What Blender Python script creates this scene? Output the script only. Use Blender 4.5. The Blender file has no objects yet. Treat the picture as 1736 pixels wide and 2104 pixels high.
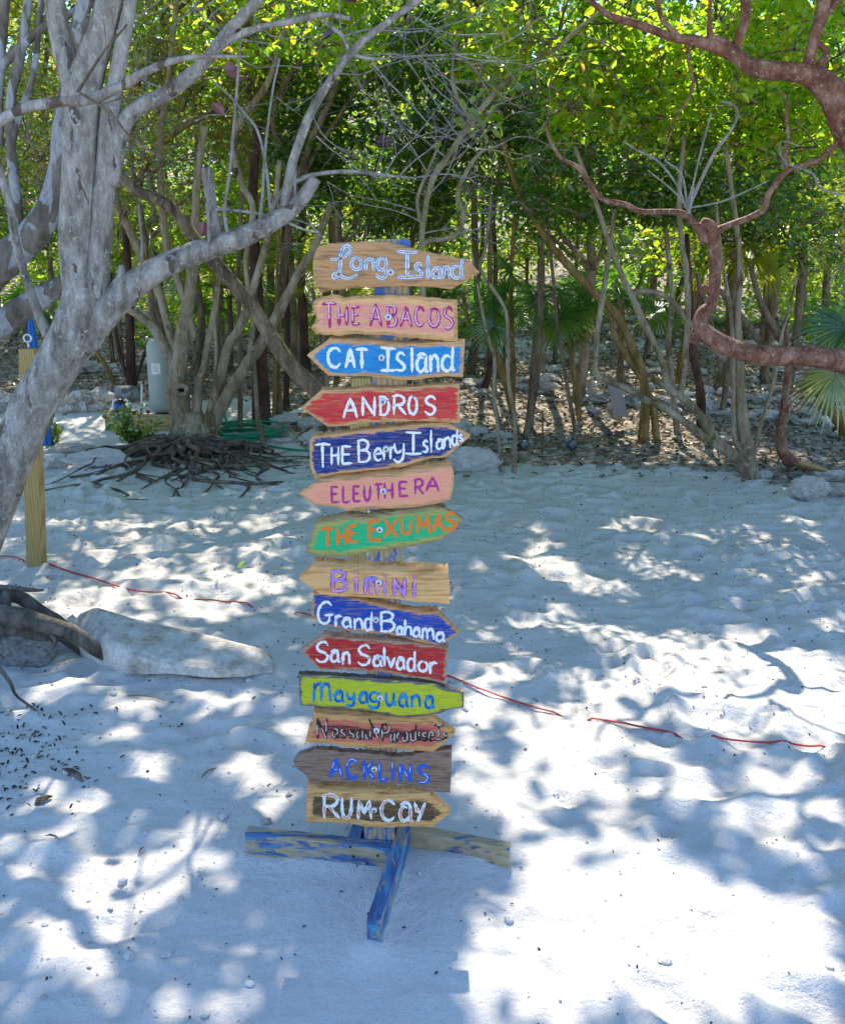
import bpy, bmesh, math, random
import numpy as np
from mathutils import Vector

scene = bpy.context.scene
COL = scene.collection
R = math.radians

# ------------------------------------------------------------------ camera
H, PITCH, F = 1.70, 14.0, 2031.5          # eye height, tilt down, focal length in picture units (1736 wide)
CX, CY = 868.0, 1052.1
cam_d = bpy.data.cameras.new("Camera")
cam = bpy.data.objects.new("Camera", cam_d)
COL.objects.link(cam)
cam.location = (0, 0, H)
cam.rotation_euler = (R(90 - PITCH), 0, 0)
cam_d.sensor_fit = 'VERTICAL'
cam_d.sensor_height = 24.0
cam_d.lens = 24.0 * F / 2104.2
cam_d.clip_end = 1000
scene.camera = cam

# ------------------------------------------------------------------ sky, sun, exposure
SUN_EL, SUN_AZ = 48.0, 0.0                # the sun stands behind the wood, straight ahead
world = bpy.data.worlds.new("World")
scene.world = world
world.use_nodes = True
wn = world.node_tree.nodes
sky = wn.new('ShaderNodeTexSky')
sky.sky_type = 'NISHITA'
sky.sun_disc = False
sky.sun_elevation = R(SUN_EL)
sky.sun_rotation = R(SUN_AZ)
sky.ozone_density = 7.0
sky.air_density = 1.0
sky.dust_density = 0.3
bg = wn['Background']
bg.inputs['Strength'].default_value = 0.15
world.node_tree.links.new(sky.outputs[0], bg.inputs['Color'])
sd = bpy.data.lights.new("Sun", 'SUN')
sd.energy = 3.45
sd.angle = R(0.53)
sd.color = (1.0, 0.91, 0.76)
sun = bpy.data.objects.new("Sun", sd)
COL.objects.link(sun)
SV = np.array([math.sin(R(SUN_AZ)) * math.cos(R(SUN_EL)), math.cos(R(SUN_AZ)) * math.cos(R(SUN_EL)), math.sin(R(SUN_EL))])
sun.rotation_euler = Vector(SV).to_track_quat('Z', 'Y').to_euler()
sun.location = (0, 20, 25)
vs = scene.view_settings
vs.view_transform = 'Standard'
vs.look = 'None'
vs.exposure = 1.48
vs.gamma = 1.0
scene.cycles.max_bounces = 8
scene.cycles.diffuse_bounces = 4
scene.cycles.transmission_bounces = 5
scene.cycles.use_denoising = True

# ------------------------------------------------------------------ pixel <-> place
ct, st = math.cos(R(PITCH)), math.sin(R(PITCH))

def ray(u, v):
    a, b = (u - CX) / F, (v - CY) / F
    return np.array([a, ct - b * st, -st - b * ct])

def at(u, v, Y):
    d = ray(u, v)
    return np.array([0, 0, H]) + d * (Y / d[1])

def depth(p):
    return p[1] * ct - (p[2] - H) * st

def to_px(P):
    P = np.asarray(P, float)
    y, z = P[..., 1], P[..., 2] - H
    dz = y * ct - z * st
    dz = np.where(dz < 0.05, 0.05, dz)
    return CX + F * P[..., 0] / dz, CY - F * (y * st + z * ct) / dz

# ------------------------------------------------------------------ noise
def _hash(i, j, k, s):
    n = (i * 374761393 + j * 668265263 + k * 2147483647 + s * 1274126177) & 0xffffffff
    n = ((n ^ (n >> 13)) * 1274126177) & 0xffffffff
    return ((n ^ (n >> 16)) & 0xffff) / 65535.0

def vnoise(x, y, z=None, s=0):
    x = np.asarray(x, float); y = np.asarray(y, float)
    z = np.zeros_like(x) if z is None else np.asarray(z, float)
    xi, yi, zi = np.floor(x).astype(np.int64), np.floor(y).astype(np.int64), np.floor(z).astype(np.int64)
    fx, fy, fz = x - xi, y - yi, z - zi
    fx, fy, fz = [f * f * f * (f * (f * 6 - 15) + 10) for f in (fx, fy, fz)]
    o = 0
    for a in (0, 1):
        for b in (0, 1):
            for c in (0, 1):
                o = o + _hash(xi + a, yi + b, zi + c, s) * (fx if a else 1 - fx) * (fy if b else 1 - fy) * (fz if c else 1 - fz)
    return o * 2 - 1

def fbm(x, y, z=None, s=0, o=4):
    t, a, f = 0, 1.0, 1.0
    for i in range(o):
        t = t + a * vnoise(np.asarray(x) * f, np.asarray(y) * f, None if z is None else np.asarray(z) * f, s + i)
        a *= .5; f *= 2.03
    return t

def sstep(x, a, b):
    t = np.clip((x - a) / (b - a), 0, 1)
    return t * t * (3 - 2 * t)

# ------------------------------------------------------------------ terrain
def edge_y(x):
    """distance at which the bare sand gives way to leaf litter"""
    x = np.asarray(x, float)
    return 8.35 + 3.0 * sstep(-x, .6, 2.0) + 0.35 * vnoise(x * 1.1, x * 0 + 3.1, None, 5) - 1.0 * sstep(x, 2.2, 3.2)

TREE_C = np.array([-2.17, 9.2])            # foot of the rooted tree

def base_z(x, y):
    x = np.asarray(x, float); y = np.asarray(y, float)
    z = .06 * np.log1p(np.exp((y - 9.5) * 2)) / 2
    z = z + .22 * np.log1p(np.exp((y - 25) * .8)) / .8 * (y < 80) + (y >= 80) * .22 * 55
    z = z + .07 * np.exp(-(((x - TREE_C[0]) / .8) ** 2 + ((y - TREE_C[1] + .5) / .8) ** 2))
    w = sstep(y, 8, 13)
    z = z + w * .10 * fbm(x * .6, y * .6, None, 11, 3)
    z = z + .05 * fbm(x * .35 + 7, y * .35, None, 21, 2) * sstep(y, 3.2, 5.0)
    return z

def ground(u, v):
    d = ray(u, v)
    lo, hi = 0.5, 60.0
    t = lo
    for t in np.linspace(lo, hi, 600):
        p = np.array([0, 0, H]) + d * t
        if p[2] < float(base_z(p[0], p[1])):
            break
    a, b = t - .1, t
    for _ in range(20):
        m = (a + b) / 2
        p = np.array([0, 0, H]) + d * m
        if p[2] < float(base_z(p[0], p[1])): b = m
        else: a = m
    return np.array([0, 0, H]) + d * b

# ------------------------------------------------------------------ objects and tags
WLOC = {}

def tag(o, label=None, cat=None, group=None, kind=None):
    if label: o['label'] = label
    if cat: o['category'] = cat
    if group: o['group'] = group
    if kind: o['kind'] = kind
    return o

def empty(name, loc, label=None, cat=None, group=None):
    o = bpy.data.objects.new(name, None)
    COL.objects.link(o)
    o.empty_display_size = .1
    o.location = tuple(float(c) for c in loc)
    WLOC[o.name] = np.array(loc, float)
    return tag(o, label, cat, group)

def link_mesh(name, me, mats, parent=None, origin=None):
    o = bpy.data.objects.new(name, me)
    COL.objects.link(o)
    for m in (mats if isinstance(mats, (list, tuple)) else [mats]):
        me.materials.append(m)
    if parent is not None:
        o.parent = parent
        WLOC[o.name] = WLOC[parent.name]
    else:
        o.location = tuple(float(c) for c in origin)
        WLOC[o.name] = np.array(origin, float)
    return o

class MB:
    """collects shapes, then links them as one mesh object (coordinates are world coordinates)"""
    def __init__(s):
        s.v, s.f, s.mi, s.sm, s.n = [], [], [], [], 0

    def add(s, verts, faces, mi=0, smooth=True):
        verts = np.asarray(verts, float).reshape(-1, 3)
        b = s.n
        s.v.append(verts)
        s.n += len(verts)
        for f in faces:
            s.f.append([i + b for i in f])
            s.mi.append(mi)
            s.sm.append(smooth)
        return b

    def tube(s, pts, rad, sides=10, mi=0, bump=0.0, seed=0, cap=True, sub=4, flat=1.0):
        P, r = smooth_path(np.asarray(pts, float), np.asarray(rad, float), sub)
        n = len(P)
        T = np.gradient(P, axis=0)
        T /= np.linalg.norm(T, axis=1)[:, None] + 1e-12
        up = np.array([0, 0, 1.0]) if abs(T[0][2]) < .9 else np.array([1.0, 0, 0])
        N = np.cross(T[0], up); N /= np.linalg.norm(N)
        ang = np.linspace(0, 2 * math.pi, sides, endpoint=False)
        V = np.zeros((n, sides, 3))
        for i in range(n):
            N = N - T[i] * np.dot(N, T[i]); N /= np.linalg.norm(N) + 1e-12
            B = np.cross(T[i], N)
            V[i] = P[i] + (np.cos(ang)[:, None] * N + np.sin(ang)[:, None] * B * flat) * r[i]
        if bump:
            sc = 1.0 / max(np.max(r), .004)
            k = 1 + bump * fbm(V[..., 0] * sc * .8, V[..., 1] * sc * .8, V[..., 2] * sc * .45, seed, 3)
            V = P[:, None, :] + (V - P[:, None, :]) * k[..., None]
        F_ = []
        for i in range(n - 1):
            for j in range(sides):
                k = (j + 1) % sides
                F_.append((i * sides + j, i * sides + k, (i + 1) * sides + k, (i + 1) * sides + j))
        if cap:
            F_.append(tuple(range(sides))[::-1])
            F_.append(tuple((n - 1) * sides + j for j in range(sides)))
        s.add(V.reshape(-1, 3), F_, mi)

    def box(s, c, hx, hy, hz, mi=0, ax=None, bev=0.0):
        """box round c with half axes hx, hy, hz (vectors or scalars), with a small bevel"""
        c = np.asarray(c, float)
        X = np.array([1, 0, 0.]) * hx if np.isscalar(hx) else np.asarray(hx, float)
        Y = np.array([0, 1, 0.]) * hy if np.isscalar(hy) else np.asarray(hy, float)
        Z = np.array([0, 0, 1.]) * hz if np.isscalar(hz) else np.asarray(hz, float)
        bm = bmesh.new()
        vs_ = [bm.verts.new(c + a * X + b * Y + d * Z) for d in (-1, 1) for a, b in ((-1, -1), (1, -1), (1, 1), (-1, 1))]
        for f in ((3, 2, 1, 0), (4, 5, 6, 7), (0, 1, 5, 4), (1, 2, 6, 5), (2, 3, 7, 6), (3, 0, 4, 7)):
            bm.faces.new([vs_[i] for i in f])
        if bev:
            bmesh.ops.bevel(bm, geom=bm.edges[:], offset=bev, segments=2, affect='EDGES', profile=.5)
        bm.normal_update()
        bm.verts.index_update()
        s.add([v.co[:] for v in bm.verts], [[v.index for v in f.verts] for f in bm.faces], mi, False)
        bm.free()

    def lathe(s, c, prof, sides=24, mi=0, axis=None):
        """profile [(r, h)] turned round the axis through c"""
        c = np.asarray(c, float)
        Z = np.array([0, 0, 1.0]) if axis is None else np.asarray(axis, float) / np.linalg.norm(axis)
        X = np.cross(Z, [0, 1.0, 0]) if abs(Z[1]) < .9 else np.cross(Z, [1.0, 0, 0])
        X /= np.linalg.norm(X); Y = np.cross(Z, X)
        V, F_ = [], []
        for r, h in prof:
            for j in range(sides):
                a = 2 * math.pi * j / sides
                V.append(c + Z * h + (X * math.cos(a) + Y * math.sin(a)) * max(r, 1e-5))
        for i in range(len(prof) - 1):
            for j in range(sides):
                k = (j + 1) % sides
                F_.append((i * sides + j, i * sides + k, (i + 1) * sides + k, (i + 1) * sides + j))
        s.add(V, F_, mi)

    def build(s, name, mats, parent=None, origin=None, smooth=None):
        V = np.concatenate(s.v)
        if parent is not None:
            o0 = WLOC[parent.name]
        else:
            o0 = np.array([V[:, 0].mean(), V[:, 1].mean(), V[:, 2].min()]) if origin is None else np.asarray(origin, float)
        me = bpy.data.meshes.new(name)
        me.from_pydata((V - o0).tolist(), [], s.f)
        me.polygons.foreach_set('material_index', s.mi)
        me.polygons.foreach_set('use_smooth', s.sm if smooth is None else [smooth] * len(s.f))
        me.update()
        return link_mesh(name, me, mats, parent, o0)

def smooth_path(P, r, sub):
    if sub <= 1 or len(P) < 2:
        return P, r
    E = np.concatenate([[2 * P[0] - P[1]], P, [2 * P[-1] - P[-2]]])
    RR = np.concatenate([[r[0]], r, [r[-1]]])
    out, ro = [], []
    for i in range(1, len(E) - 2):
        for k in range(sub):
            t = k / sub
            a, b, c, d = E[i - 1], E[i], E[i + 1], E[i + 2]
            out.append(.5 * (2 * b + (c - a) * t + (2 * a - 5 * b + 4 * c - d) * t * t + (3 * b - a - 3 * c + d) * t ** 3))
            ro.append(RR[i] * (1 - t) + RR[i + 1] * t)
    out.append(E[-2]); ro.append(RR[-2])
    return np.array(out), np.array(ro)

def limb(mb, pts, Y, sides=12, bump=.12, seed=0, mi=0, sub=5, wob=0.0):
    """pts: (u, v, width in picture units[, distance]) -> a tapering limb at real size and distance"""
    P, r = [], []
    for i, q in enumerate(pts):
        p = at(q[0], q[1], q[3] if len(q) > 3 else Y)
        P.append(p)
        r.append(q[2] / 2 * depth(p) / F)
    P = np.array(P)
    if wob:
        rg = np.random.RandomState(seed + 77)
        P[1:-1, 1] += rg.normal(0, wob, len(P) - 2)
    mb.tube(P, r, sides, mi, bump, seed, True, sub)
    return P

def twigs(mb, p, d, L, r, lev, rg, kids=3, spread=.7, up=.15, sides=5, mi=0):
    n = 5
    P = [np.array(p, float)]
    d = np.array(d, float)
    for i in range(n - 1):
        d = d + rg.normal(0, .22, 3) + np.array([0, 0, up * .3])
        d /= np.linalg.norm(d)
        P.append(P[-1] + d * L / (n - 1))
    mb.tube(P, np.linspace(r, r * .45, n), sides, mi, 0, 0, False, 2)
    if lev <= 0:
        return
    for k in range(kids):
        i = rg.randint(1, n)
        q = d + rg.normal(0, spread, 3) + np.array([0, 0, up])
        q /= np.linalg.norm(q)
        twigs(mb, P[i], q, L * rg.uniform(.45, .8), r * .55, lev - 1, rg, kids, spread, up, max(3, sides - 1), mi)

# ------------------------------------------------------------------ materials
def mat(name):
    m = bpy.data.materials.new(name)
    m.use_nodes = True
    nt = m.node_tree
    return m, nt, nt.nodes['Principled BSDF']

class NT:
    def __init__(s, nt):
        s.nt = nt
    def n(s, typ, **kw):
        o = s.nt.nodes.new(typ)
        for k, v in kw.items():
            if k.startswith('i_'):
                key = k[2:]
                o.inputs[int(key) if key.isdigit() else key.replace('_', ' ')].default_value = v
            else:
                setattr(o, k, v)
        return o
    def l(s, a, b):
        s.nt.links.new(a, b)
    def noise(s, vec, scale, detail=4, rough=.55, dist=0):
        o = s.n('ShaderNodeTexNoise')
        o.inputs['Scale'].default_value = scale
        o.inputs['Detail'].default_value = detail
        o.inputs['Roughness'].default_value = rough
        o.inputs['Distortion'].default_value = dist
        if vec is not None: s.l(vec, o.inputs['Vector'])
        return o.outputs[0]
    def ramp(s, fac, stops, interp='LINEAR'):
        o = s.n('ShaderNodeValToRGB')
        cr = o.color_ramp
        cr.interpolation = interp
        while len(cr.elements) > 1: cr.elements.remove(cr.elements[-1])
        for i, (p, c) in enumerate(stops):
            e = cr.elements[0] if i == 0 else cr.elements.new(p)
            e.position = p
            e.color = (c, c, c, 1) if np.isscalar(c) else tuple(c) + (1,)
        s.l(fac, o.inputs[0])
        return o.outputs[0]
    def mix(s, fac, a, b, typ='MIX'):
        o = s.n('ShaderNodeMix', data_type='RGBA', blend_type=typ)
        for k, val in ((0, fac), (6, a), (7, b)):
            if hasattr(val, 'is_output') or isinstance(val, bpy.types.NodeSocket): s.l(val, o.inputs[k])
            elif k == 0: o.inputs[0].default_value = val
            else: o.inputs[k].default_value = tuple(val) + (1,)
        return o.outputs[2]
    def math(s, op, a, b=0.0, c=None, clamp=False):
        o = s.n('ShaderNodeMath', operation=op)
        o.use_clamp = clamp
        for k, val in enumerate((a, b, c)):
            if val is None: continue
            if isinstance(val, bpy.types.NodeSocket): s.l(val, o.inputs[k])
            else: o.inputs[k].default_value = val
        return o.outputs[0]
    def coord(s, scale=None):
        o = s.n('ShaderNodeTexCoord').outputs['Object']
        if scale is None: return o
        m = s.n('ShaderNodeMapping')
        m.inputs['Scale'].default_value = scale
        s.l(o, m.inputs['Vector'])
        return m.outputs[0]
    def bump(s, h, bsdf, dist=.01, strength=.6):
        o = s.n('ShaderNodeBump')
        o.inputs['Distance'].default_value = dist
        o.inputs['Strength'].default_value = strength
        s.l(h, o.inputs['Height'])
        s.l(o.outputs[0], bsdf.inputs['Normal'])

def bark(name, dark, mid, light, flake=None, scale=9.0, stretch=.45, flake_at=.62, rough=.85, bump=.012, lichen=None):
    m, nt, b = mat(name)
    g = NT(nt)
    co = g.coord((1, 1, stretch))
    n1 = g.noise(co, scale, 6, .62)
    col = g.ramp(n1, [(.32, dark), (.5, mid), (.68, light)])
    if flake:
        n2 = g.noise(co, scale * .8, 3, .5, .6)
        f = g.ramp(n2, [(flake_at, 0), (flake_at + .025, 1)])
        col = g.mix(f, col, flake)
    if lichen:
        n3 = g.noise(g.coord(), scale * 2.6, 3, .5, .3)
        f = g.ramp(n3, [(.62, 0), (.65, 1)])
        col = g.mix(g.math('MULTIPLY', f, .75), col, lichen)
    n5 = g.noise(g.coord((1, 1, .35)), scale * 3.1, 5, .65)
    col = g.mix(.55, col, g.ramp(n5, [(.36, .42), (.58, 1.0)]), 'MULTIPLY')
    n4 = g.noise(co, scale * 9, 3, .6)
    col = g.mix(.4, col, g.ramp(n4, [(.3, .25), (.7, 1.0)]), 'MULTIPLY')
    g.l(col, b.inputs['Base Color'])
    b.inputs['Roughness'].default_value = rough
    b.inputs['Specular IOR Level'].default_value = .25
    hh = g.math('ADD', g.noise(co, scale * 3, 6, .65), g.math('MULTIPLY', n1, .6))
    g.bump(hh, b, bump, .8)
    return m

BARK_GREY = bark('bark_grey', (.18, .145, .115), (.38, .335, .28), (.55, .50, .435), flake=(.15, .11, .08), scale=17, lichen=(.54, .53, .50), flake_at=.63, stretch=.4)
BARK_MOTTLE = bark('bark_mottled', (.12, .095, .075), (.20, .165, .135), (.31, .28, .25), flake=(.40, .40, .41), scale=11, flake_at=.53)
BARK_TAN = bark('bark_tan', (.15, .105, .058), (.33, .25, .155), (.44, .37, .27), flake=(.17, .125, .05), scale=8, stretch=.3, lichen=(.40, .38, .33))
BARK_BROWN = bark('bark_brown', (.075, .052, .033), (.20, .14, .085), (.33, .25, .165), scale=14, stretch=.2, lichen=(.32, .30, .25))
BARK_GOLD = bark('bark_gold', (.12, .075, .025), (.26, .165, .05), (.36, .25, .10), scale=10, stretch=.25)
BARK_DARK = bark('bark_dark_red', (.035, .017, .013), (.085, .042, .03), (.15, .085, .065), scale=9, flake=(.30, .27, .25), flake_at=.72)
BARK_RED = bark('bark_peeling_red', (.12, .045, .024), (.28, .115, .066), (.46, .26, .18), scale=16, stretch=.7, lichen=(.42, .34, .30), rough=.6, bump=.015)
TWIG = bark('twig_pale', (.20, .175, .15), (.33, .30, .265), (.45, .42, .39), scale=20)
ROOT = bark('root_dark', (.05, .035, .025), (.16, .115, .08), (.32, .25, .185), scale=14, stretch=1)

def leaf_mat(name, cols, trans, gloss=.10, tw=.5):
    """cols: ramp of base colours over single leaves; trans: colour of the light passing through"""
    m, nt, b = mat(name)
    g = NT(nt)
    nt.nodes.remove(b)
    out = nt.nodes['Material Output']
    rnd = g.n('ShaderNodeNewGeometry').outputs['Random Per Island']
    col = g.ramp(rnd, [(i / max(1, len(cols) - 1), c) for i, c in enumerate(cols)])
    tcol = g.ramp(rnd, [(i / max(1, len(trans) - 1), c) for i, c in enumerate(trans)])
    d = g.n('ShaderNodeBsdfDiffuse'); g.l(col, d.inputs[0])
    t = g.n('ShaderNodeBsdfTranslucent'); g.l(tcol, t.inputs[0])
    gl = g.n('ShaderNodeBsdfGlossy'); gl.inputs['Roughness'].default_value = .26
    gl.inputs[0].default_value = (.9, .95, .9, 1)
    m1 = g.n('ShaderNodeMixShader'); m1.inputs[0].default_value = tw
    g.l(d.outputs[0], m1.inputs[1]); g.l(t.outputs[0], m1.inputs[2])
    m2 = g.n('ShaderNodeMixShader'); m2.inputs[0].default_value = gloss
    g.l(m1.outputs[0], m2.inputs[1]); g.l(gl.outputs[0], m2.inputs[2])
    g.l(m2.outputs[0], out.inputs['Surface'])
    return m

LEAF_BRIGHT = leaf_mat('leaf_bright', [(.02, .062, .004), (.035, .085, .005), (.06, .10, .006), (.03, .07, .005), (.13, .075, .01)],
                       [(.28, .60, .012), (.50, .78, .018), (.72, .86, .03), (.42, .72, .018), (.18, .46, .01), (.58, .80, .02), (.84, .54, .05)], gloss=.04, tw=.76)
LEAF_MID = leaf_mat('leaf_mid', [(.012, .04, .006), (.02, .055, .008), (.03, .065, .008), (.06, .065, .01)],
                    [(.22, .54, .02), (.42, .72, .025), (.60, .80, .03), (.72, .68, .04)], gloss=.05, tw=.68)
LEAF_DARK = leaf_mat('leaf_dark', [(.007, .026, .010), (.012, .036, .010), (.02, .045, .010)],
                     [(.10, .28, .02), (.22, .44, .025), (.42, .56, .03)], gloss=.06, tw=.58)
LEAF_OLIVE = leaf_mat('leaf_olive', [(.022, .045, .007), (.035, .06, .008), (.06, .062, .01), (.075, .045, .01)],
                      [(.26, .48, .03), (.44, .58, .03), (.58, .56, .04), (.54, .34, .04)], gloss=.08, tw=.62)
PALM_GREEN = leaf_mat('palm_green', [(.018, .065, .012), (.028, .08, .014), (.045, .09, .016)], [(.10, .34, .04), (.20, .46, .04), (.34, .56, .04)], gloss=.05, tw=.5)
PALM_LIME = leaf_mat('palm_lime', [(.08, .14, .015), (.12, .17, .02), (.14, .16, .03)], [(.42, .58, .02), (.55, .66, .03), (.6, .58, .06)], gloss=.08, tw=.6)
PALM_DRY = leaf_mat('palm_dry', [(.20, .13, .07), (.26, .18, .10), (.16, .10, .06)], [(.25, .15, .07), (.3, .2, .1), (.2, .12, .06)], gloss=.04, tw=.35)
LEAF_RED = leaf_mat('leaf_purple', [(.06, .025, .035), (.08, .03, .04)], [(.06, .015, .04), (.08, .02, .045)], gloss=.08, tw=.4)
LITTER = leaf_mat('litter', [(.06, .037, .022), (.17, .11, .065), (.30, .22, .14), (.09, .055, .033), (.46, .40, .32)],
                  [(.05, .03, .02), (.10, .06, .03)], gloss=.05, tw=.1)
LITTER_DARK = leaf_mat('litter_dark', [(.02, .015, .012), (.05, .035, .025), (.035, .022, .018)], [(.03, .02, .015), (.03, .02, .015)], gloss=.04, tw=.05)

def plain(name, col, rough=.6, metal=0.0, spec=.4, var=.25, scale=30, bump=0.0):
    m, nt, b = mat(name)
    g = NT(nt)
    n = g.noise(g.coord(), scale, 4, .6)
    c = g.mix(var, col, g.ramp(n, [(.3, .35), (.7, 1.0)]), 'MULTIPLY')
    g.l(c, b.inputs['Base Color'])
    b.inputs['Roughness'].default_value = rough
    b.inputs['Metallic'].default_value = metal
    b.inputs['Specular IOR Level'].default_value = spec
    if bump: g.bump(n, b, bump, .6)
    return m

def rock_mat(name, dark, mid, light, scale=5):
    m, nt, b = mat(name)
    g = NT(nt)
    co = g.coord()
    n1 = g.noise(co, scale, 8, .65)
    c = g.ramp(n1, [(.30, dark), (.45, mid), (.62, light)])
    n2 = g.noise(co, scale * 7, 5, .6)
    c = g.mix(.45, c, g.ramp(n2, [(.32, .35), (.6, 1.0)]), 'MULTIPLY')
    n3 = g.noise(co, scale * 1.6, 3, .5, 1.0)
    c = g.mix(g.math('MULTIPLY', g.ramp(n3, [(.62, 0), (.70, 1)]), .45), c, (.36, .25, .15))
    g.l(c, b.inputs['Base Color'])
    b.inputs['Roughness'].default_value = .9
    b.inputs['Specular IOR Level'].default_value = .2
    g.bump(g.math('ADD', n2, g.noise(co, scale * 24, 4, .6)), b, .012, .7)
    return m

ROCK = rock_mat('limestone', (.28, .24, .19), (.52, .47, .41), (.64, .60, .55))
ROCK_WHITE = rock_mat('limestone_white', (.42, .36, .31), (.62, .58, .53), (.72, .69, .66), 4)
ROCK_GREY = rock_mat('limestone_grey', (.12, .11, .10), (.28, .265, .245), (.42, .40, .37), 6)

# ------------------------------------------------------------------ sand sheet
def sand_material():
    m, nt, b = mat('coral_sand')
    g = NT(nt)
    co = g.coord()
    at_ = g.n('ShaderNodeAttribute', attribute_name='litter').outputs['Fac']
    n1 = g.noise(co, 2.2, 5, .6)
    sand = g.ramp(n1, [(.3, (.60, .565, .52)), (.7, (.68, .65, .61))])
    n2 = g.noise(co, 260, 2, .6)
    sand = g.mix(.4, sand, g.ramp(n2, [(.30, .55), (.52, 1.0)]), 'MULTIPLY')
    nd = g.noise(co, 55, 3, .6)
    sand = g.mix(g.ramp(nd, [(.715, 0), (.74, .7)]), sand, (.12, .09, .07))
    n3 = g.noise(co, 9, 6, .7)
    soil = g.ramp(n3, [(.28, (.055, .04, .03)), (.42, (.18, .135, .095)), (.53, (.36, .30, .235)), (.63, (.55, .50, .44))])
    n4 = g.noise(co, 5, 6, .7)
    f = g.math('ADD', at_, g.math('MULTIPLY', g.math('SUBTRACT', n4, .5), 1.1))
    f = g.ramp(f, [(.42, 0), (.58, 1)])
    g.l(g.mix(f, sand, soil), b.inputs['Base Color'])
    b.inputs['Roughness'].default_value = .95
    b.inputs['Specular IOR Level'].default_value = .15
    h = g.math('ADD', g.math('MULTIPLY', g.noise(co, 28, 6, .62), 1.0), g.math('MULTIPLY', g.noise(co, 170, 3, .6), .22))
    g.bump(h, b, .022, .7)
    return m

def sand_detail(X, Y):
    rg = np.random.RandomState(4)
    near = sstep(Y, -1, .5) * (1 - sstep(Y, 9, 11)) * (1 - sstep(np.abs(X), 4.5, 5.5))
    Z = .009 * fbm(X * 3.4, Y * 4.2, None, 31, 4) + .006 * fbm(X * 9, Y * 11, None, 41, 3)
    Z = Z + .005 * np.abs(vnoise(X * 2.3 + .6 * vnoise(X * 1.5, Y * 1.5, None, 8), Y * 5.0 + X, None, 51)) * 1.3
    D = np.zeros_like(X)
    for _ in range(900):
        cx, cy = rg.uniform(-3.6, 3.8), rg.uniform(.9, 8.4)
        if abs(cx + .15) < .55 and 1.7 < cy < 3.0: continue
        a = rg.uniform(.035, .125); bb = a * rg.uniform(.4, .75); th = rg.uniform(0, 3.14)
        dep = rg.uniform(.13, .25) * a
        if cx < 0 and cy < 4: dep *= .5
        ix = (np.abs(X - cx) < .34) & (np.abs(Y - cy) < .34)
        dx, dy = X[ix] - cx, Y[ix] - cy
        e = np.sqrt(((dx * math.cos(th) + dy * math.sin(th)) / a) ** 2 + ((-dx * math.sin(th) + dy * math.cos(th)) / bb) ** 2)
        D[ix] += -dep * np.exp(-e ** 2 * 1.1) + dep * .75 * np.exp(-((e - 1.55) / .5) ** 2)
    k = np.exp(-(((X + .12) / .75) ** 2 + ((Y - 2.5) / .40) ** 2) ** 2)
    bank = np.zeros_like(X)
    for (ax_, ay_, bx_, by_, hh) in ((-.50, 2.60, -.09, 2.53, .020), (-.16, 2.65, .16, 2.57, .016), (-.08, 2.56, -.135, 2.20, .018)):
        t = np.clip(((X - ax_) * (bx_ - ax_) + (Y - ay_) * (by_ - ay_)) / ((bx_ - ax_) ** 2 + (by_ - ay_) ** 2), 0, 1)
        dd = np.hypot(X - ax_ - t * (bx_ - ax_), Y - ay_ - t * (by_ - ay_))
        bank = np.maximum(bank, hh * np.exp(-(dd / .055) ** 2) * (1 + .5 * vnoise(X * 9, Y * 9, None, 15)))
    return (Z + D) * near * (1 - .7 * k) + bank

def axis(breaks):
    out = [breaks[0][0]]
    for (a, b, n) in breaks:
        out += list(np.linspace(a, b, n + 1)[1:])
    return np.array(out)

def build_sand():
    xs = axis([(-160, -30, 14), (-30, -8, 30), (-8, -3.4, 70), (-3.4, 3.6, 360), (3.6, 8, 66), (8, 30, 30), (30, 160, 14)])
    ys = axis([(-160, -20, 14), (-20, .9, 30), (.9, 4.2, 240), (4.2, 9, 210), (9, 14, 90), (14, 32, 120), (32, 200, 50)])
    X, Y = np.meshgrid(xs, ys)
    Z = base_z(X, Y) + sand_detail(X, Y)
    nx, ny = len(xs), len(ys)
    V = np.stack([X, Y, Z], -1).reshape(-1, 3)
    i = np.arange(nx * ny).reshape(ny, nx)
    Q = np.stack([i[:-1, :-1], i[:-1, 1:], i[1:, 1:], i[1:, :-1]], -1).reshape(-1, 4)
    me = quads_mesh('sand_ground', V, Q)
    lit = sstep(Y - edge_y(X), -.5, .6)
    path = np.exp(-((Y - 15.6 - .15 * X) / .8) ** 2) * (X > .6)
    lit = np.clip(lit - .95 * path, 0, 1)
    a = me.attributes.new('litter', 'FLOAT', 'POINT')
    a.data.foreach_set('value', lit.reshape(-1).astype(np.float32))
    o = link_mesh('sand_ground', me, sand_material(), None, (0, 0, 0))
    tag(o, 'pale sand ground running back into leaf covered forest floor', 'sand', None, 'structure')

def quads_mesh(name, V, Q, smooth=True):
    me = bpy.data.meshes.new(name)
    me.vertices.add(len(V))
    me.vertices.foreach_set('co', np.asarray(V, np.float32).reshape(-1))
    n = len(Q)
    me.loops.add(n * 4)
    me.loops.foreach_set('vertex_index', np.asarray(Q, np.int32).reshape(-1))
    me.polygons.add(n)
    me.polygons.foreach_set('loop_start', np.arange(0, n * 4, 4, dtype=np.int32))
    me.polygons.foreach_set('loop_total', np.full(n, 4, np.int32))
    me.polygons.foreach_set('use_smooth', np.full(n, smooth))
    me.update(calc_edges=True)
    return me

build_sand()

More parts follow.
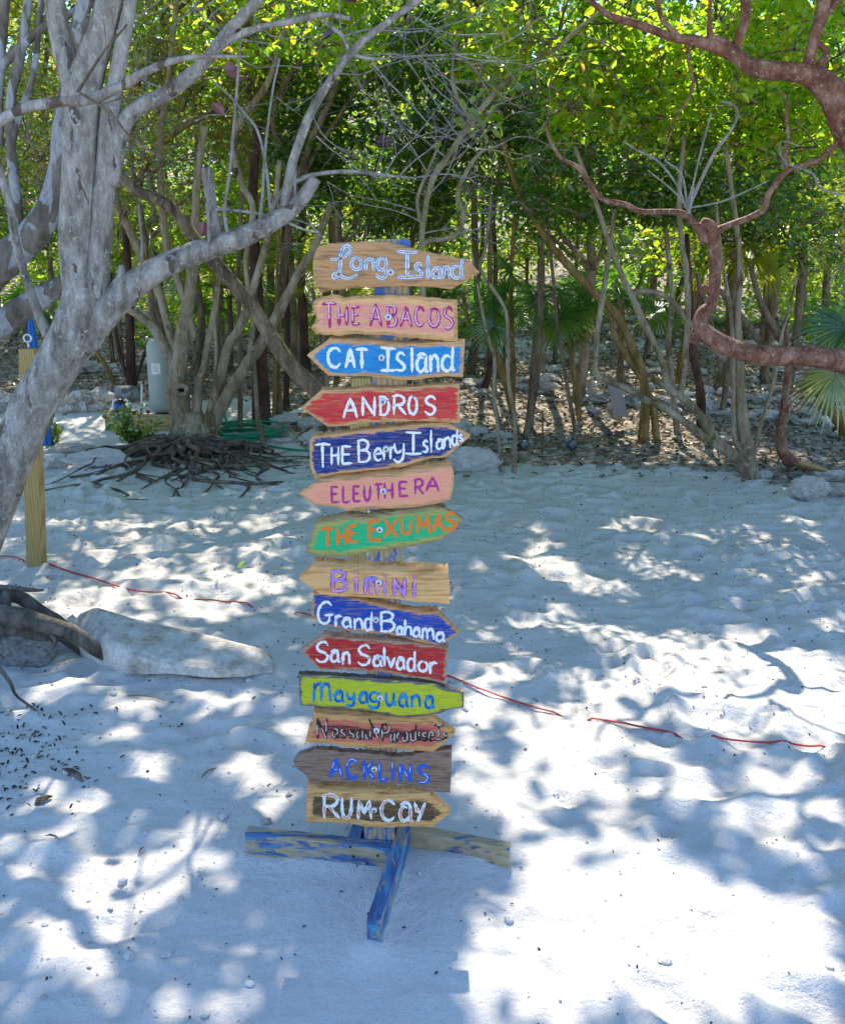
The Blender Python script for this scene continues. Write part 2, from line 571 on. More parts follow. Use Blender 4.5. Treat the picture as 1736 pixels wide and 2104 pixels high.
# ------------------------------------------------------------------ leaves
def leaves(P, size, rg, width=.55, droop=.35, flat=.5, fold=.18):
    """P: leaf positions -> vertices and quads of folded leaves, two quads each"""
    n = len(P)
    s = size * rg.uniform(.65, 1.3, n)
    D = rg.normal(0, 1, (n, 3)); D[:, 2] = D[:, 2] * .6 - droop
    D /= np.linalg.norm(D, axis=1)[:, None]
    N = rg.normal(0, 1, (n, 3)) * (1 - flat); N[:, 2] += flat * 1.6
    N -= D * np.sum(N * D, 1)[:, None]
    N /= np.linalg.norm(N, axis=1)[:, None] + 1e-9
    S = np.cross(D, N)
    w = s * width * .5
    def at_(a, b, c):
        return P + D * (s * a)[:, None] + S * (w * b)[:, None] + N * (s * c)[:, None]
    V = np.stack([at_(0, 0, 0), at_(.3, .95, fold * .6), at_(.72, .8, fold * .5), at_(1, 0, -.06), at_(.72, -.8, fold * .5), at_(.3, -.95, fold * .6)], 1)
    i = np.arange(n)[:, None] * 6
    Q = np.concatenate([i + np.array([0, 1, 2, 3]), i + np.array([0, 3, 4, 5])], 1).reshape(-1, 4)
    return V.reshape(-1, 3), Q

def clump_points(clumps, rg):
    out = []
    for (c, r, n) in clumps:
        g = rg.normal(0, 1, (n, 3))
        g /= np.linalg.norm(g, axis=1)[:, None]
        g *= (rg.uniform(.15, 1, n) ** .45)[:, None]
        out.append(np.asarray(c) + g * np.asarray(r))
    return np.concatenate(out)

# where the sun reaches the sand through the crowns: gaps of the canopy (centre, half size, turn) in picture units
GAPS = [(1130, 1148, 105, 18, 14), (1235, 1190, 90, 20, 12), (1330, 1140, 70, 10, 8), (1100, 1255, 70, 14, 12), (1210, 1275, 120, 26, 9),
        (1330, 1320, 120, 32, 8), (1480, 1320, 170, 38, 6), (1610, 1390, 200, 62, 6), (1700, 1460, 110, 60, 0), (1420, 1400, 120, 40, 4), (1540, 1480, 110, 36, 8),
        (1250, 1420, 70, 22, 12), (1000, 1270, 45, 14, 4), (1010, 1300, 30, 10, 0), (985, 1375, 30, 18, 30), (990, 1450, 40, 30, 10), (960, 1420, 30, 16, 0),
        (1120, 1490, 60, 26, 18), (1180, 1560, 80, 28, 10), (1260, 1530, 50, 20, 25), (970, 1590, 42, 62, 0), (1040, 1640, 30, 36, 0), (1135, 1650, 28, 30, 0),
        (1290, 1640, 34, 34, 20), (1260, 1700, 44, 34, 40), (1420, 1590, 60, 24, 10), (1460, 1660, 74, 30, 8), (1560, 1620, 54, 24, 12), (1650, 1600, 60, 22, 6), (1690, 1680, 80, 30, 6),
        (1440, 1500, 40, 16, 10), (1340, 1560, 40, 16, 10), (1560, 1720, 80, 30, 6), (1660, 1770, 90, 40, 0),
        (1130, 1780, 110, 50, 10), (1330, 1770, 90, 46, 6), (1110, 1900, 150, 110, 0), (1300, 1900, 150, 120, 0), (1480, 1830, 120, 60, 10), (1500, 1960, 160, 130, 0), (1660, 1900, 110, 70, 0),
        (1250, 2060, 300, 90, 0), (1560, 2090, 240, 60, 0), (1690, 2000, 80, 60, 0), (1000, 1990, 80, 140, 0),
        (150, 1262, 60, 16, -6), (190, 1290, 40, 12, -10), (130, 1240, 30, 10, 0), (300, 1108, 70, 9, 4), (345, 1170, 46, 16, 4), (300, 1130, 40, 8, 0), (430, 1120, 60, 12, -4), (440, 1150, 40, 14, 0),
        (505, 1172, 36, 10, 0), (460, 1190, 40, 12, 0), (380, 1210, 26, 10, 0), (520, 1130, 40, 8, 0), (250, 1070, 60, 7, 0), (180, 1085, 50, 6, 0), (360, 1070, 60, 6, 0), (560, 1090, 50, 6, 0), (420, 1085, 40, 6, 0),
        (175, 1395, 42, 16, 10), (235, 1445, 34, 30, 30), (50, 1420, 36, 14, 0), (60, 1560, 30, 30, 0), (25, 1480, 24, 20, 0), (255, 1545, 22, 12, 0), (120, 1345, 26, 10, 0), (300, 1470, 16, 10, 0),
        (505, 1570, 26, 52, -25), (560, 1650, 30, 50, 0), (440, 1690, 36, 22, 0), (410, 1770, 36, 44, 20), (440, 1800, 34, 44, 0), (250, 1625, 24, 22, 0), (100, 1640, 44, 30, 0),
        (225, 1800, 40, 28, 20), (165, 1800, 46, 22, 30), (290, 1800, 22, 26, 0), (255, 1760, 40, 18, 10), (300, 1880, 40, 30, 30), (150, 1950, 46, 74, -24), (245, 1960, 34, 58, -28), (115, 2010, 60, 34, 0),
        (400, 1985, 30, 26, 0), (195, 2075, 24, 40, 0), (310, 2080, 22, 26, 0), (20, 1760, 22, 36, 0), (420, 2100, 40, 16, 0), (590, 1200, 20, 10, 0), (330, 1278, 150, 10, 14), (330, 1335, 170, 24, 12), (480, 1375, 70, 20, 10), (230, 1262, 60, 10, 8), (620, 1560, 14, 30, 0)]
_g = np.random.RandomState(61)
for (u0, v0, u1, v1, n, a, b_) in [(950, 1380, 1736, 1740, 165, 28, 15), (0, 1050, 620, 1250, 60, 30, 7), (0, 1400, 600, 2080, 56, 32, 24), (980, 1000, 1736, 1240, 46, 38, 7), (950, 1240, 1736, 1400, 40, 40, 12)]:
    for _ in range(n):
        GAPS.append((_g.uniform(u0, u1), _g.uniform(v0, v1), a * _g.uniform(.4, 1.3), b_ * _g.uniform(.5, 1.3), _g.uniform(-10, 25)))
G_ = np.array(GAPS, float)

def lit_zone(u, v):
    """how far inside a gap of the canopy a sand spot lies (>0 inside)"""
    best = np.full(u.shape, -9.0)
    grow = np.clip((G_[:, 1] - 700) / 1300, .1, 1)
    for (cx, cy, rx, ry, th), gr in zip(GAPS, grow):
        rx, ry = (rx * .96, ry * .96) if (cx > 950 and cy > 1740) else ((rx + 7 * gr, ry + 6 * gr) if (cx > 950 and cy > 1500) else (rx + 18 * gr, ry + 13 * gr))
        c, s = math.cos(R(th)), math.sin(R(th))
        dx, dy = u - cx, v - cy
        e = 1 - np.sqrt(((dx * c + dy * s) / (rx * 1.02)) ** 2 + ((-dx * s + dy * c) / (ry * 1.02)) ** 2)
        best = np.maximum(best, e)
    return best

def thin_by_gaps(P, rg, keep=.03):
    """drops leaves that would stand between the sun and a bright patch of sand"""
    G = P - SV * (P[:, 2] / SV[2])[:, None]
    u, v = to_px(G)
    m = (G[:, 1] < .6) | (v > 2250) | (v < 1050) | (u < -80) | (u > 1820)
    e = lit_zone(u + rg.normal(0, 4, len(u)), v + rg.normal(0, 3, len(u)))
    P = P[m | (e < 0) | (rg.uniform(0, 1, len(e)) < keep)]
    return thin_wood(P, rg)

def thin_wood(P, rg, keep=.12):
    """leaves the wood broken enough for shafts of sun to reach the forest floor"""
    G = P - SV * ((P[:, 2] - .4) / SV[2])[:, None]
    n = fbm(G[:, 0] * .9 + 3, G[:, 1] * .8, None, 77, 3)
    hole = (G[:, 1] > 8.6) & (n > np.where((G[:, 0] > .3) & (G[:, 1] < 17), -.45, -.25))
    return P[~hole | (rg.uniform(0, 1, len(n)) < keep)]

def leaf_object(name, P, size, m, parent, rg, **kw):
    V, Q = leaves(P, size, rg, **kw)
    me = quads_mesh(name, V - WLOC[parent.name], Q, False)
    return link_mesh(name, me, m, parent)

def stuff_leaves(name, P, size, m, label, cat, rg, **kw):
    V, Q = leaves(P, size, rg, **kw)
    o0 = np.array([P[:, 0].mean(), P[:, 1].mean(), P[:, 2].min()])
    me = quads_mesh(name, V - o0, Q, False)
    return tag(link_mesh(name, me, m, None, o0), label, cat, None, 'stuff')

# ------------------------------------------------------------------ the signpost
def lumber(name, base, dark, paint=None, amount=.5, scale=1.0):
    m, nt, b = mat(name)
    g = NT(nt)
    co = g.coord()
    w = g.n('ShaderNodeTexWave', wave_type='BANDS', bands_direction='X')
    w.inputs['Scale'].default_value = 22 * scale
    w.inputs['Distortion'].default_value = 5
    w.inputs['Detail'].default_value = 3
    w.inputs['Detail Scale'].default_value = 1.2
    mp = g.n('ShaderNodeMapping'); mp.inputs['Scale'].default_value = (1, 1, .06)
    g.l(co, mp.inputs['Vector']); g.l(mp.outputs[0], w.inputs['Vector'])
    col = g.mix(g.ramp(w.outputs[1], [(.25, 0), (.9, 1)]), base, dark)
    if paint:
        n = g.noise(g.coord((1.6, 1.6, .55)), 16 * scale, 6, .68, .5)
        f = g.ramp(n, [(amount - .02, 1), (amount + .03, 0)])
        pv = g.mix(g.ramp(g.noise(co, 30, 3), [(.35, 0), (.65, 1)]), paint[0], paint[1])
        col = g.mix(g.math('MULTIPLY', f, .88), col, pv)
    n5 = g.noise(g.coord((1, 1, .1)), 120, 3, .6)
    col = g.mix(.3, col, g.ramp(n5, [(.3, .45), (.65, 1.0)]), 'MULTIPLY')
    g.l(col, b.inputs['Base Color'])
    b.inputs['Roughness'].default_value = .7
    b.inputs['Specular IOR Level'].default_value = .3
    g.bump(n5, b, .003, .5)
    return m

YELLOW_PINE = lumber('yellow_pine', (.47, .335, .125), (.34, .21, .065))
POST_WOOD = lumber('post_wood', (.45, .35, .20), (.33, .235, .12), ((.02, .10, .34), (.03, .16, .46)), .475)

def beam_wood(name, axis_, amount):
    m, nt, b = mat(name)
    g = NT(nt)
    sc = (.08, 1, 1) if axis_ == 0 else (1, .08, 1)
    w = g.noise(g.coord(sc), 60, 4, .6, .6)
    col = g.ramp(w, [(.3, (.30, .21, .11)), (.6, (.45, .345, .20))])
    sp = (.28, 1.5, 1.5) if axis_ == 0 else (1.5, .28, 1.5)
    n = g.noise(g.coord(sp), 22, 8, .75, .5)
    f = g.ramp(n, [(amount - .015, 1), (amount + .025, 0)])
    pv = g.ramp(g.noise(g.coord(sp), 20, 3, .6), [(.33, (.008, .04, .17)), (.5, (.012, .13, .33)), (.64, (.04, .30, .50))])
    col = g.mix(g.math('MULTIPLY', f, .9), col, pv)
    g.l(col, b.inputs['Base Color'])
    b.inputs['Roughness'].default_value = .65
    g.bump(w, b, .003, .5)
    return m

BEAM_X = beam_wood('beam_wood_wide', 0, .485)
BEAM_XL = beam_wood('beam_wood_pale', 0, .42)
BEAM_Y = beam_wood('beam_wood_deep', 1, .545)

def paint_mat(name, col, rough=.5, streak=.2):
    m, nt, b = mat(name)
    g = NT(nt)
    n = g.noise(g.coord((1, 1, 1)), 140, 4, .6)
    c = g.mix(streak, col, g.ramp(n, [(.3, .3), (.6, 1.0)]), 'MULTIPLY')
    g.l(c, b.inputs['Base Color'])
    b.inputs['Roughness'].default_value = rough
    b.inputs['Specular IOR Level'].default_value = .35
    worn = g.noise(g.coord((1.0, 1, 1.0)), 95, 5, .7, .6)       # thin and chipped places show the board
    g.l(g.ramp(worn, [(.335, .0), (.40, 1)]), b.inputs['Alpha'])
    return m

def board_mat(name, wood, wood2, layers, grain=1.0, knots=.0):
    """layers: (colour a, colour b, margin from the board's edge in m, raggedness, wear 0..1)"""
    m, nt, b = mat(name)
    g = NT(nt)
    gr = g.noise(g.coord((2.2, 1, 22)), 8 * grain, 6, .62, .5)
    col = g.ramp(gr, [(.34, wood2), (.52, wood)])
    big = g.noise(g.coord((1, 1, 3)), 5, 3, .5, .4)
    col = g.mix(.35, col, g.ramp(big, [(.35, .62), (.62, 1.0)]), 'MULTIPLY')
    edge = g.n('ShaderNodeAttribute', attribute_name='edge').outputs['Fac']
    for k, (ca, cb, margin, rag, wear) in enumerate(layers):
        n = g.noise(g.coord((1.4, 1, 9)), 14 + 3 * k, 6, .66, .4)
        e = g.math('ADD', edge, g.math('MULTIPLY', g.math('SUBTRACT', n, .5), rag))
        f = g.math('MULTIPLY', g.math('SUBTRACT', e, margin), 260.0, None, True)
        wn_ = g.noise(g.coord((1.2, 1, 16)), 22 + 5 * k, 6, .7)
        f = g.math('MULTIPLY', f, g.ramp(wn_, [(.57 - wear * .22, 1), (.65 - wear * .18, 1 - min(1, wear * 1.9))]))
        pc = g.mix(g.ramp(g.noise(g.coord((1.2, 1, 10)), 18, 5, .6), [(.36, 0), (.62, 1)]), ca, cb)
        col = g.mix(f, col, pc)
    fine = g.noise(g.coord((3, 1, 40)), 16, 4, .6)
    col = g.mix(.25, col, g.ramp(fine, [(.32, .4), (.55, 1.0)]), 'MULTIPLY')
    g.l(col, b.inputs['Base Color'])
    b.inputs['Roughness'].default_value = .62
    b.inputs['Specular IOR Level'].default_value = .3
    g.bump(g.math('ADD', gr, fine), b, .003, .5)
    return m

# strokes of the hand lettering in a unit box, y up
def _o(cx, cy, rx, ry, a0, a1, n=11):
    return [(cx + rx * math.cos(R(a)), cy + ry * math.sin(R(a))) for a in np.linspace(a0, a1, n)]
BOWL = _o(.46, .5, .44, .5, 55, 400)
GL = {
 'A': [[(0, 0), (.22, .5), (.5, 1)], [(.5, 1), (.76, .5), (1, 0)], [(.2, .36), (.8, .38)]],
 'B': [[(.12, 0), (.1, .5), (.1, 1)], [(.02, .96), (.5, 1), (.84, .84), (.7, .6), (.14, .52)], [(.14, .52), (.75, .5), (.97, .26), (.7, .03), (.06, 0)]],
 'C': [_o(.55, .5, .52, .5, 38, 318)],
 'D': [[(.12, 0), (.1, 1)], [(.0, 1), (.5, .97), (.95, .68), (.96, .32), (.6, .03), (.04, 0)]],
 'E': [[(.1, 0), (.08, 1)], [(.08, 1), (.92, .98)], [(.1, .52), (.76, .54)], [(.1, 0), (1, .03)]],
 'G': [[(.97, .86), (.72, 1), (.34, .92), (.08, .6), (.1, .22), (.38, 0), (.76, .08), (.86, .4)], [(.52, .38), (1.08, .42)]],
 'H': [[(.08, 0), (.05, 1)], [(.95, 0), (.92, 1)], [(.08, .5), (.94, .54)]],
 'I': [[(.5, 0), (.5, 1)], [(.0, 1), (.5, .97), (1, .96)], [(.0, .02), (.5, .02), (1, .03)]],
 '1': [[(.5, 0), (.5, 1)]],
 'K': [[(.1, 0), (.1, 1)], [(.92, .98), (.5, .66), (.14, .5)], [(.3, .54), (.6, .3), (1, 0)]],
 'L': [[(.12, 1), (.08, .4), (.08, .02)], [(.08, .02), (.5, .0), (1, .08)]],
 'M': [[(.05, 0), (.1, .98)], [(.1, .98), (.5, .3)], [(.5, .3), (.88, 1)], [(.88, 1), (1, 0)]],
 'N': [[(.06, 0), (.06, 1)], [(.06, 1), (.5, .5), (.94, 0)], [(.94, 0), (.96, 1)]],
 'O': [_o(.5, .5, .48, .5, 80, 440, 15)],
 'P': [[(.15, 0), (.12, 1)], [(.02, .95), (.5, 1), (.95, .82), (.8, .52), (.15, .45)]],
 'R': [[(.1, 0), (.1, 1)], [(.0, .94), (.5, 1), (.88, .82), (.72, .55), (.12, .48)], [(.4, .48), (.7, .22), (1, 0)]],
 'S': [[(.92, .84), (.68, 1), (.3, .96), (.1, .76), (.3, .55), (.68, .46), (.93, .26), (.72, .03), (.3, .0), (.03, .14)]],
 'T': [[(.52, 0), (.48, 1)], [(.0, .96), (.5, 1), (1, .98)]],
 'U': [[(.06, 1), (.08, .4), (.26, .05), (.6, .02), (.86, .3), (.92, 1)]],
 'X': [[(.02, 1), (.5, .5), (1, 0)], [(.95, 1), (.5, .5), (.05, 0)]],
 'Y': [[(.05, 1), (.25, .62), (.52, .5)], [(1, 1), (.62, .4), (.3, 0)]],
 'a': [_o(.38, .40, .36, .40, 60, 330), [(.10, .92), (.5, 1.02), (.84, .86), (.86, .4), (.90, .06), (1.10, .02)]],
 'd': [_o(.42, .32, .40, .32, 50, 340), [(.92, 1), (.84, .4), (.88, .06), (1.06, .04)]],
 'e': [[(.08, .48), (.5, .56), (.9, .62), (.74, .94), (.4, .98), (.08, .6), (.14, .2), (.5, 0), (.95, .14)]],
 'g': [_o(.44, .7, .40, .29, 50, 400), [(.88, 1), (.86, .4), (.8, .12), (.5, 0), (.1, .08), (.0, .2)]],
 'h': [[(.1, 0), (.12, 1)], [(.12, .42), (.5, .58), (.84, .46), (.92, .0)]],
 'i': [[(.5, 0), (.5, .70)], [(.46, .92), (.54, .98)]],
 'l': [[(.5, 0), (.5, 1)]],
 'm': [[(.06, 0), (.08, 1)], [(.08, .7), (.3, .98), (.46, .8), (.48, 0)], [(.5, .7), (.74, .98), (.92, .78), (1, 0)]],
 'n': [[(.06, 0), (.06, .98)], [(.08, .66), (.46, .98), (.84, .8), (.94, 0)]],
 'o': [_o(.5, .5, .48, .5, 80, 440, 15)],
 'r': [[(.14, 0), (.12, 1)], [(.14, .6), (.5, .96), (.98, .92)]],
 's': [[(.9, .86), (.6, 1), (.2, .88), (.2, .64), (.66, .46), (.9, .24), (.66, .03), (.04, .08)]],
 'u': [[(.06, 1), (.1, .3), (.4, .0), (.78, .3)], [(.86, 1), (.84, .3), (1.02, .0)]],
 'v': [[(.02, 1), (.28, .5), (.48, 0)], [(.48, 0), (.74, .5), (1, .95)]],
 'y': [[(.05, 1), (.14, .62), (.42, .5), (.72, .66)], [(.86, 1), (.84, .4), (.7, .1), (.35, 0), (.02, .12)]],
 '\\': [[(.0, 1), (1, 0)]],
}
SCRIPT_L = [[(410, 215), (470, 215), (530, 190), (572, 150), (566, 112), (528, 112), (495, 170), (490, 255), (484, 325), (450, 368), (432, 352), (462, 330), (520, 366), (570, 370), (628, 342)]]

K = 2.3147
PY = 2.56                                   # front face of the post
BT = .028                                   # board thickness

def crop_px(x, y, oy):
    return (1000 + x / K) / 1.7327, (oy + y / K) / 1.7327

MPC = None
def bpt(x, y, oy, Y):
    return at(*crop_px(x, y, oy), Y)

def ribbon(mb, pts, w, Y, mi, rg, oy, jit=.16, taper=.4):
    """a flat brush stroke on the board's face: pts in crop units, w in crop units"""
    P = np.array(pts, float)
    P2, _ = smooth_path(np.c_[P, np.zeros(len(P))], np.ones(len(P)), 6 if len(P) > 2 else 8)
    P2 = P2[:, :2]
    n = len(P2)
    T = np.gradient(P2, axis=0)
    T /= np.linalg.norm(T, axis=1)[:, None] + 1e-9
    N = np.c_[-T[:, 1], T[:, 0]]
    t = np.linspace(0, 1, n)
    ww = w / 2 * (1 + jit * rg.normal(0, 1, n)) * (1 - taper * np.abs(2 * t - 1) ** 4)
    L = P2 + N * ww[:, None]
    Rr = P2 - N * ww[:, None]
    e0 = P2[0] - T[0] * w * .32
    e1 = P2[-1] + T[-1] * w * .32
    V = [bpt(*q, oy, Y) for q in list(L) + list(Rr) + [e0, e1]]
    Fc = [(i + 1, i, n + i, n + i + 1) for i in range(n - 1)]
    Fc += [(0, 2 * n, n), (n - 1, 2 * n - 1, 2 * n + 1)]
    mb.add(V, Fc, mi, False)

def write(letters, oy, layers, Y, rg, dx=0, dy=0):
    """letters: (glyph, x0, y0, x1, y1); layers: (width, offset along y, keep fraction) one material slot each"""
    mb = MB()
    for (ch, x0, y0, x1, y1) in letters:
        st_ = SCRIPT_L if ch == 'SL' else [[(x0 + a * (x1 - x0), y1 - b * (y1 - y0)) for a, b in s] for s in GL[ch]]
        for li, lay in enumerate(layers):
            w, oyy = lay[0], lay[1]
            keep = lay[2] if len(lay) > 2 else 1.0
            for si, s in enumerate(st_):
                q = np.array(s, float) + rg.normal(0, 1.2, (len(s), 2)) * (1 if li == 0 else .4)
                if keep < 1:
                    a, _ = smooth_path(np.c_[q, np.zeros(len(q))], np.ones(len(q)), 6)
                    n = len(a); m_ = max(3, int(n * keep)); k0 = rg.randint(0, max(1, n - m_ + 1))
                    q = a[k0:k0 + m_:2, :2] if m_ > 5 else a[k0:k0 + m_, :2]
                    if len(q) < 2: continue
                q[:, 1] += oyy
                q[:, 0] += oyy * .6
                ribbon(mb, q, w, Y - .0004 - .0005 * li - .0001 * si, li, rg, oy)
    return mb

def coons(top, right, bottom, left, nu, nv, wob, rg):
    def samp(c, n):
        c = np.array(c, float)
        d = np.r_[0, np.cumsum(np.linalg.norm(np.diff(c, axis=0), axis=1))]
        t = np.linspace(0, d[-1], n)
        return np.c_[np.interp(t, d, c[:, 0]), np.interp(t, d, c[:, 1])]
    T, B, L, Rr = samp(top, nu), samp(bottom, nu), samp(left, nv), samp(right, nv)
    ph = rg.uniform(0, 50)
    tt = np.arange(nu)
    for cv, s in ((T, 1), (B, 2)):
        cv[1:-1, 1] += wob * fbm(tt[1:-1] * .35 + ph * s, tt[1:-1] * 0 + s, None, 3, 3)
    u = np.linspace(0, 1, nu)[None, :, None]
    v = np.linspace(0, 1, nv)[:, None, None]
    S = (1 - v) * T[None] + v * B[None] + (1 - u) * L[:, None] + u * Rr[:, None]
    S = S - ((1 - u) * (1 - v) * T[0] + u * (1 - v) * T[-1] + (1 - u) * v * B[0] + u * v * B[-1])
    return S

def board(name, root, m, oy, top, right, bottom, left, label, lift=0.0, thick=BT, seed=0, wob=2.5):
    rg = np.random.RandomState(seed)
    nu, nv = 70, 19
    S = coons(top, right, bottom, left, nu, nv, wob, rg)
    yf = PY - thick
    # distance of every grid point to the outline
    ring = [(0, i) for i in range(nu)] + [(j, nu - 1) for j in range(1, nv)] + [(nv - 1, i) for i in range(nu - 2, -1, -1)] + [(j, 0) for j in range(nv - 2, 0, -1)]
    O = np.array([S[r] for r in ring])
    A_, B_ = O, np.roll(O, -1, 0)
    AB = B_ - A_
    Pq = S.reshape(-1, 1, 2)
    t = np.clip(np.sum((Pq - A_) * AB, -1) / (np.sum(AB * AB, -1) + 1e-9), 0, 1)
    dist = np.linalg.norm(Pq - (A_ + t[..., None] * AB), axis=-1).min(1)
    scale = (at(869, crop_px(0, 800, oy)[1], yf)[0] - at(868, crop_px(0, 800, oy)[1], yf)[0]) / K / 1.7327
    dist = dist * scale
    V = np.array([bpt(x, y, oy, yf) for x, y in S.reshape(-1, 2)])
    V[:, 1] += .0035 * np.exp(-(dist / .004) ** 2)           # softened arris
    faces = []
    for j in range(nv - 1):
        for i in range(nu - 1):
            a = j * nu + i
            faces.append((a, a + nu, a + nu + 1, a + 1))
    mb = MB()
    mb.add(V, faces, 0, True)
    # sides and back
    idx = [j * nu + i for j, i in ring]
    n = len(idx)
    cz = V[:, 2].mean()
    mid = V[idx].copy(); mid[:, 1] = yf + thick * .5
    back = V[idx].copy(); back[:, 1] = yf + thick
    is_top = np.array([1.0 if j == 0 else 0.0 for j, i in ring])
    mid[:, 2] += lift * .6 * is_top
    back[:, 2] += lift * is_top + .0015 * rg.normal(0, 1, n) * is_top
    allv = np.concatenate([V[idx], mid, back])
    sf = []
    for k in range(n):
        q = (k + 1) % n
        sf.append((k, q, n + q, n + k))
        sf.append((n + k, n + q, 2 * n + q, 2 * n + k))
    sf.append(tuple(range(2 * n, 3 * n)))
    nfront = len(V)
    mb.add(allv, sf, 0, False)
    o = mb.build(name, m, root)
    e = np.full(nfront + 3 * n, -1.0, np.float32)
    e[:nfront] = dist
    at_ = o.data.attributes.new('edge', 'FLOAT', 'POINT')
    at_.data.foreach_set('value', e)
    o['label'] = label
    return o, yf

W_NAT = (.62, .32, .125); W_NAT2 = (.32, .15, .055)
W_PALE = (.70, .38, .155); W_PALE2 = (.42, .20, .075)
W_GREY = (.30, .245, .215); W_GREY2 = (.13, .10, .085)

P_WHITE = paint_mat('paint_white', (.86, .84, .80), .5, .16)
P_SKY = paint_mat('paint_sky_blue', (.05, .36, .72), .5)
P_WOODTONE = paint_mat('paint_bare_wood', (.38, .27, .18), .6)
P_MAGENTA = paint_mat('paint_magenta', (.46, .012, .13), .5)
P_LILAC = paint_mat('paint_lilac', (.72, .52, .70), .5)
P_PURPLE = paint_mat('paint_purple', (.46, .02, .24), .5)
P_ORANGE = paint_mat('paint_orange', (.85, .19, .015), .5)
P_MAROON = paint_mat('paint_maroon', (.26, .012, .09), .5)
P_PINK = paint_mat('paint_pink', (.78, .28, .60), .5)
P_CORN = paint_mat('paint_cornflower', (.13, .27, .72), .5)
P_BLUE = paint_mat('paint_royal_blue', (.02, .11, .52), .5)
P_AZURE = paint_mat('paint_azure', (.015, .25, .50), .5)
P_NAVY = paint_mat('paint_navy', (.012, .03, .16), .5)
P_BLACK = paint_mat('paint_black', (.025, .018, .015), .5)
P_CREAM = paint_mat('paint_cream', (.62, .56, .48), .5)
P_PALEBLUE = paint_mat('paint_pale_blue', (.50, .60, .85), .5)
SCREW_W = plain('screw_washer', (.75, .75, .73), .35, .2, .5, .1)
SCREW_D = plain('screw_recess', (.04, .04, .045), .5, .5)

pb = at(779, 1725, PY); pt = at(806, 491, PY)
ROOT_SIGN = empty('signpost', (pb[0], PY, 0.0), 'tall wooden signpost stacked with fourteen painted island arrow boards on a blue cross base', 'signpost')

def post_axis(z):
    k = z / pt[2]
    x0 = pb[0] - (pt[0] - pb[0]) * (pb[2] / (pt[2] - pb[2]))
    return x0 + (pt[0] - x0) * k

HWP = .0445
mb = MB()
zc = pt[2] / 2 + .01
xa, xb = post_axis(0.02), post_axis(pt[2])
mb.box(((xa + xb) / 2, PY + HWP, zc), HWP, HWP, np.array([(xb - xa) / 2, 0, pt[2] / 2 - .01]), 0, None, .004)
mb.build('post', POST_WOOD, ROOT_SIGN)

# four legs set like a pinwheel round the foot of the post
HB = .089
def leg(name, c, hx, hy, hz, m, label):
    b_ = MB(); b_.box(c, hx, hy, hz, 0, None, .003)
    o = b_.build(name, m, ROOT_SIGN); o['label'] = label
    return o
YAW = R(-9)
ex = np.array([math.cos(YAW), math.sin(YAW), 0.0]); ey = np.array([-math.sin(YAW), math.cos(YAW), 0.0])
PC = np.array([post_axis(.05), PY + HWP, 0.0])             # foot of the post; the cross is turned a little about it
def cross_leg(a0, a1, b0, b1, z0, z1, m, label, along):
    """a leg reaching from a0 to a1 along the cross's x, from b0 to b1 along its y; z0, z1: height of its middle at the two ends"""
    c = PC + ex * (a0 + a1) / 2 + ey * (b0 + b1) / 2 + np.array([0, 0, (z0 + z1) / 2])
    hx, hy = ex * (a1 - a0) / 2, ey * (b1 - b0) / 2
    if along == 'x': hx = hx + np.array([0, 0, (z1 - z0) / 2]) - ey * (.030 if a1 > .1 else 0)
    else: hy = hy + np.array([0, 0, (z1 - z0) / 2])
    return leg('leg', c, hx, hy, HB / 2, m, label)
g = HWP + .004
LL = cross_leg(-.385, g, -g - .038, -g, .047, .036, BEAM_X, 'left blue streaked leg of the cross base', 'x')
RL = cross_leg(-g, .385, g - .030, g + .008, .030, .022, BEAM_XL, 'right bare leg with traces of blue paint', 'x')
cross_leg(g, g + .038, -.405, g - .002, .040, .036, BEAM_Y, 'deep blue leg pointing towards the viewer', 'y')
cross_leg(-g - .038, -g, -g + .002, .40, .038, .044, BEAM_Y, 'leg running back behind the post', 'y')
bolt = MB()
for (u, v) in ((1257, 3014), (1355 - 0, 3039), (1268, 3051), (1317, 3074)):
    p = PC + ex * ((u - 1340) / 1220) + ey * (-g - .0382) + np.array([0, 0, .075 - (v - 3014) / 1240])
    bolt.lathe(p, [(.0001, .001), (.004, .001), (.0045, 0)], 10, 0, -ey)
bolt.build('nail_head', SCREW_D, LL)

def screw(o, x, y, oy, yf, r=.0085):
    mb = MB()
    p = bpt(x, y, oy, yf - .004)
    mb.lathe(p, [(.0001, .0035), (r * .55, .0035), (r * .62, .002), (r, .0012), (r * 1.02, -.001), (r, -.003)], 20, 0, (0, -1, 0))
    for a in (20, 110):
        d = np.array([math.cos(R(a)), 0, math.sin(R(a))]); e = np.array([-d[2], 0, d[0]])
        mb.box(p + np.array([0, -.0037 - .0002 * (a > 90), 0]), d * r * .42, .0005, e * r * .15, 1)
    return mb.build('screw', [SCREW_W, SCREW_D], o)

def letters(s, spec):
    return [(c,) + b for c, b in zip(s, spec)]

def sign(seed, label, m, oy, top, right, bottom, left, chars, boxes, layers, mats, screwat, lift=0.0, thick=BT, wob=2.5):
    o, yf = board('arrow_board', ROOT_SIGN, m, oy, top, right, bottom, left, label, lift, thick, seed, wob)
    rg = np.random.RandomState(seed + 100)
    lt = write(letters(chars, boxes), oy, layers, yf, rg).build('lettering', mats, o)
    if screwat: screw(o, *screwat, oy, yf)
    return o, yf

C6, C7, C8 = 830, 1480, 2130

def V2(lo, hi, *xs):
    return [(a, lo, b, hi) for a, b in xs]

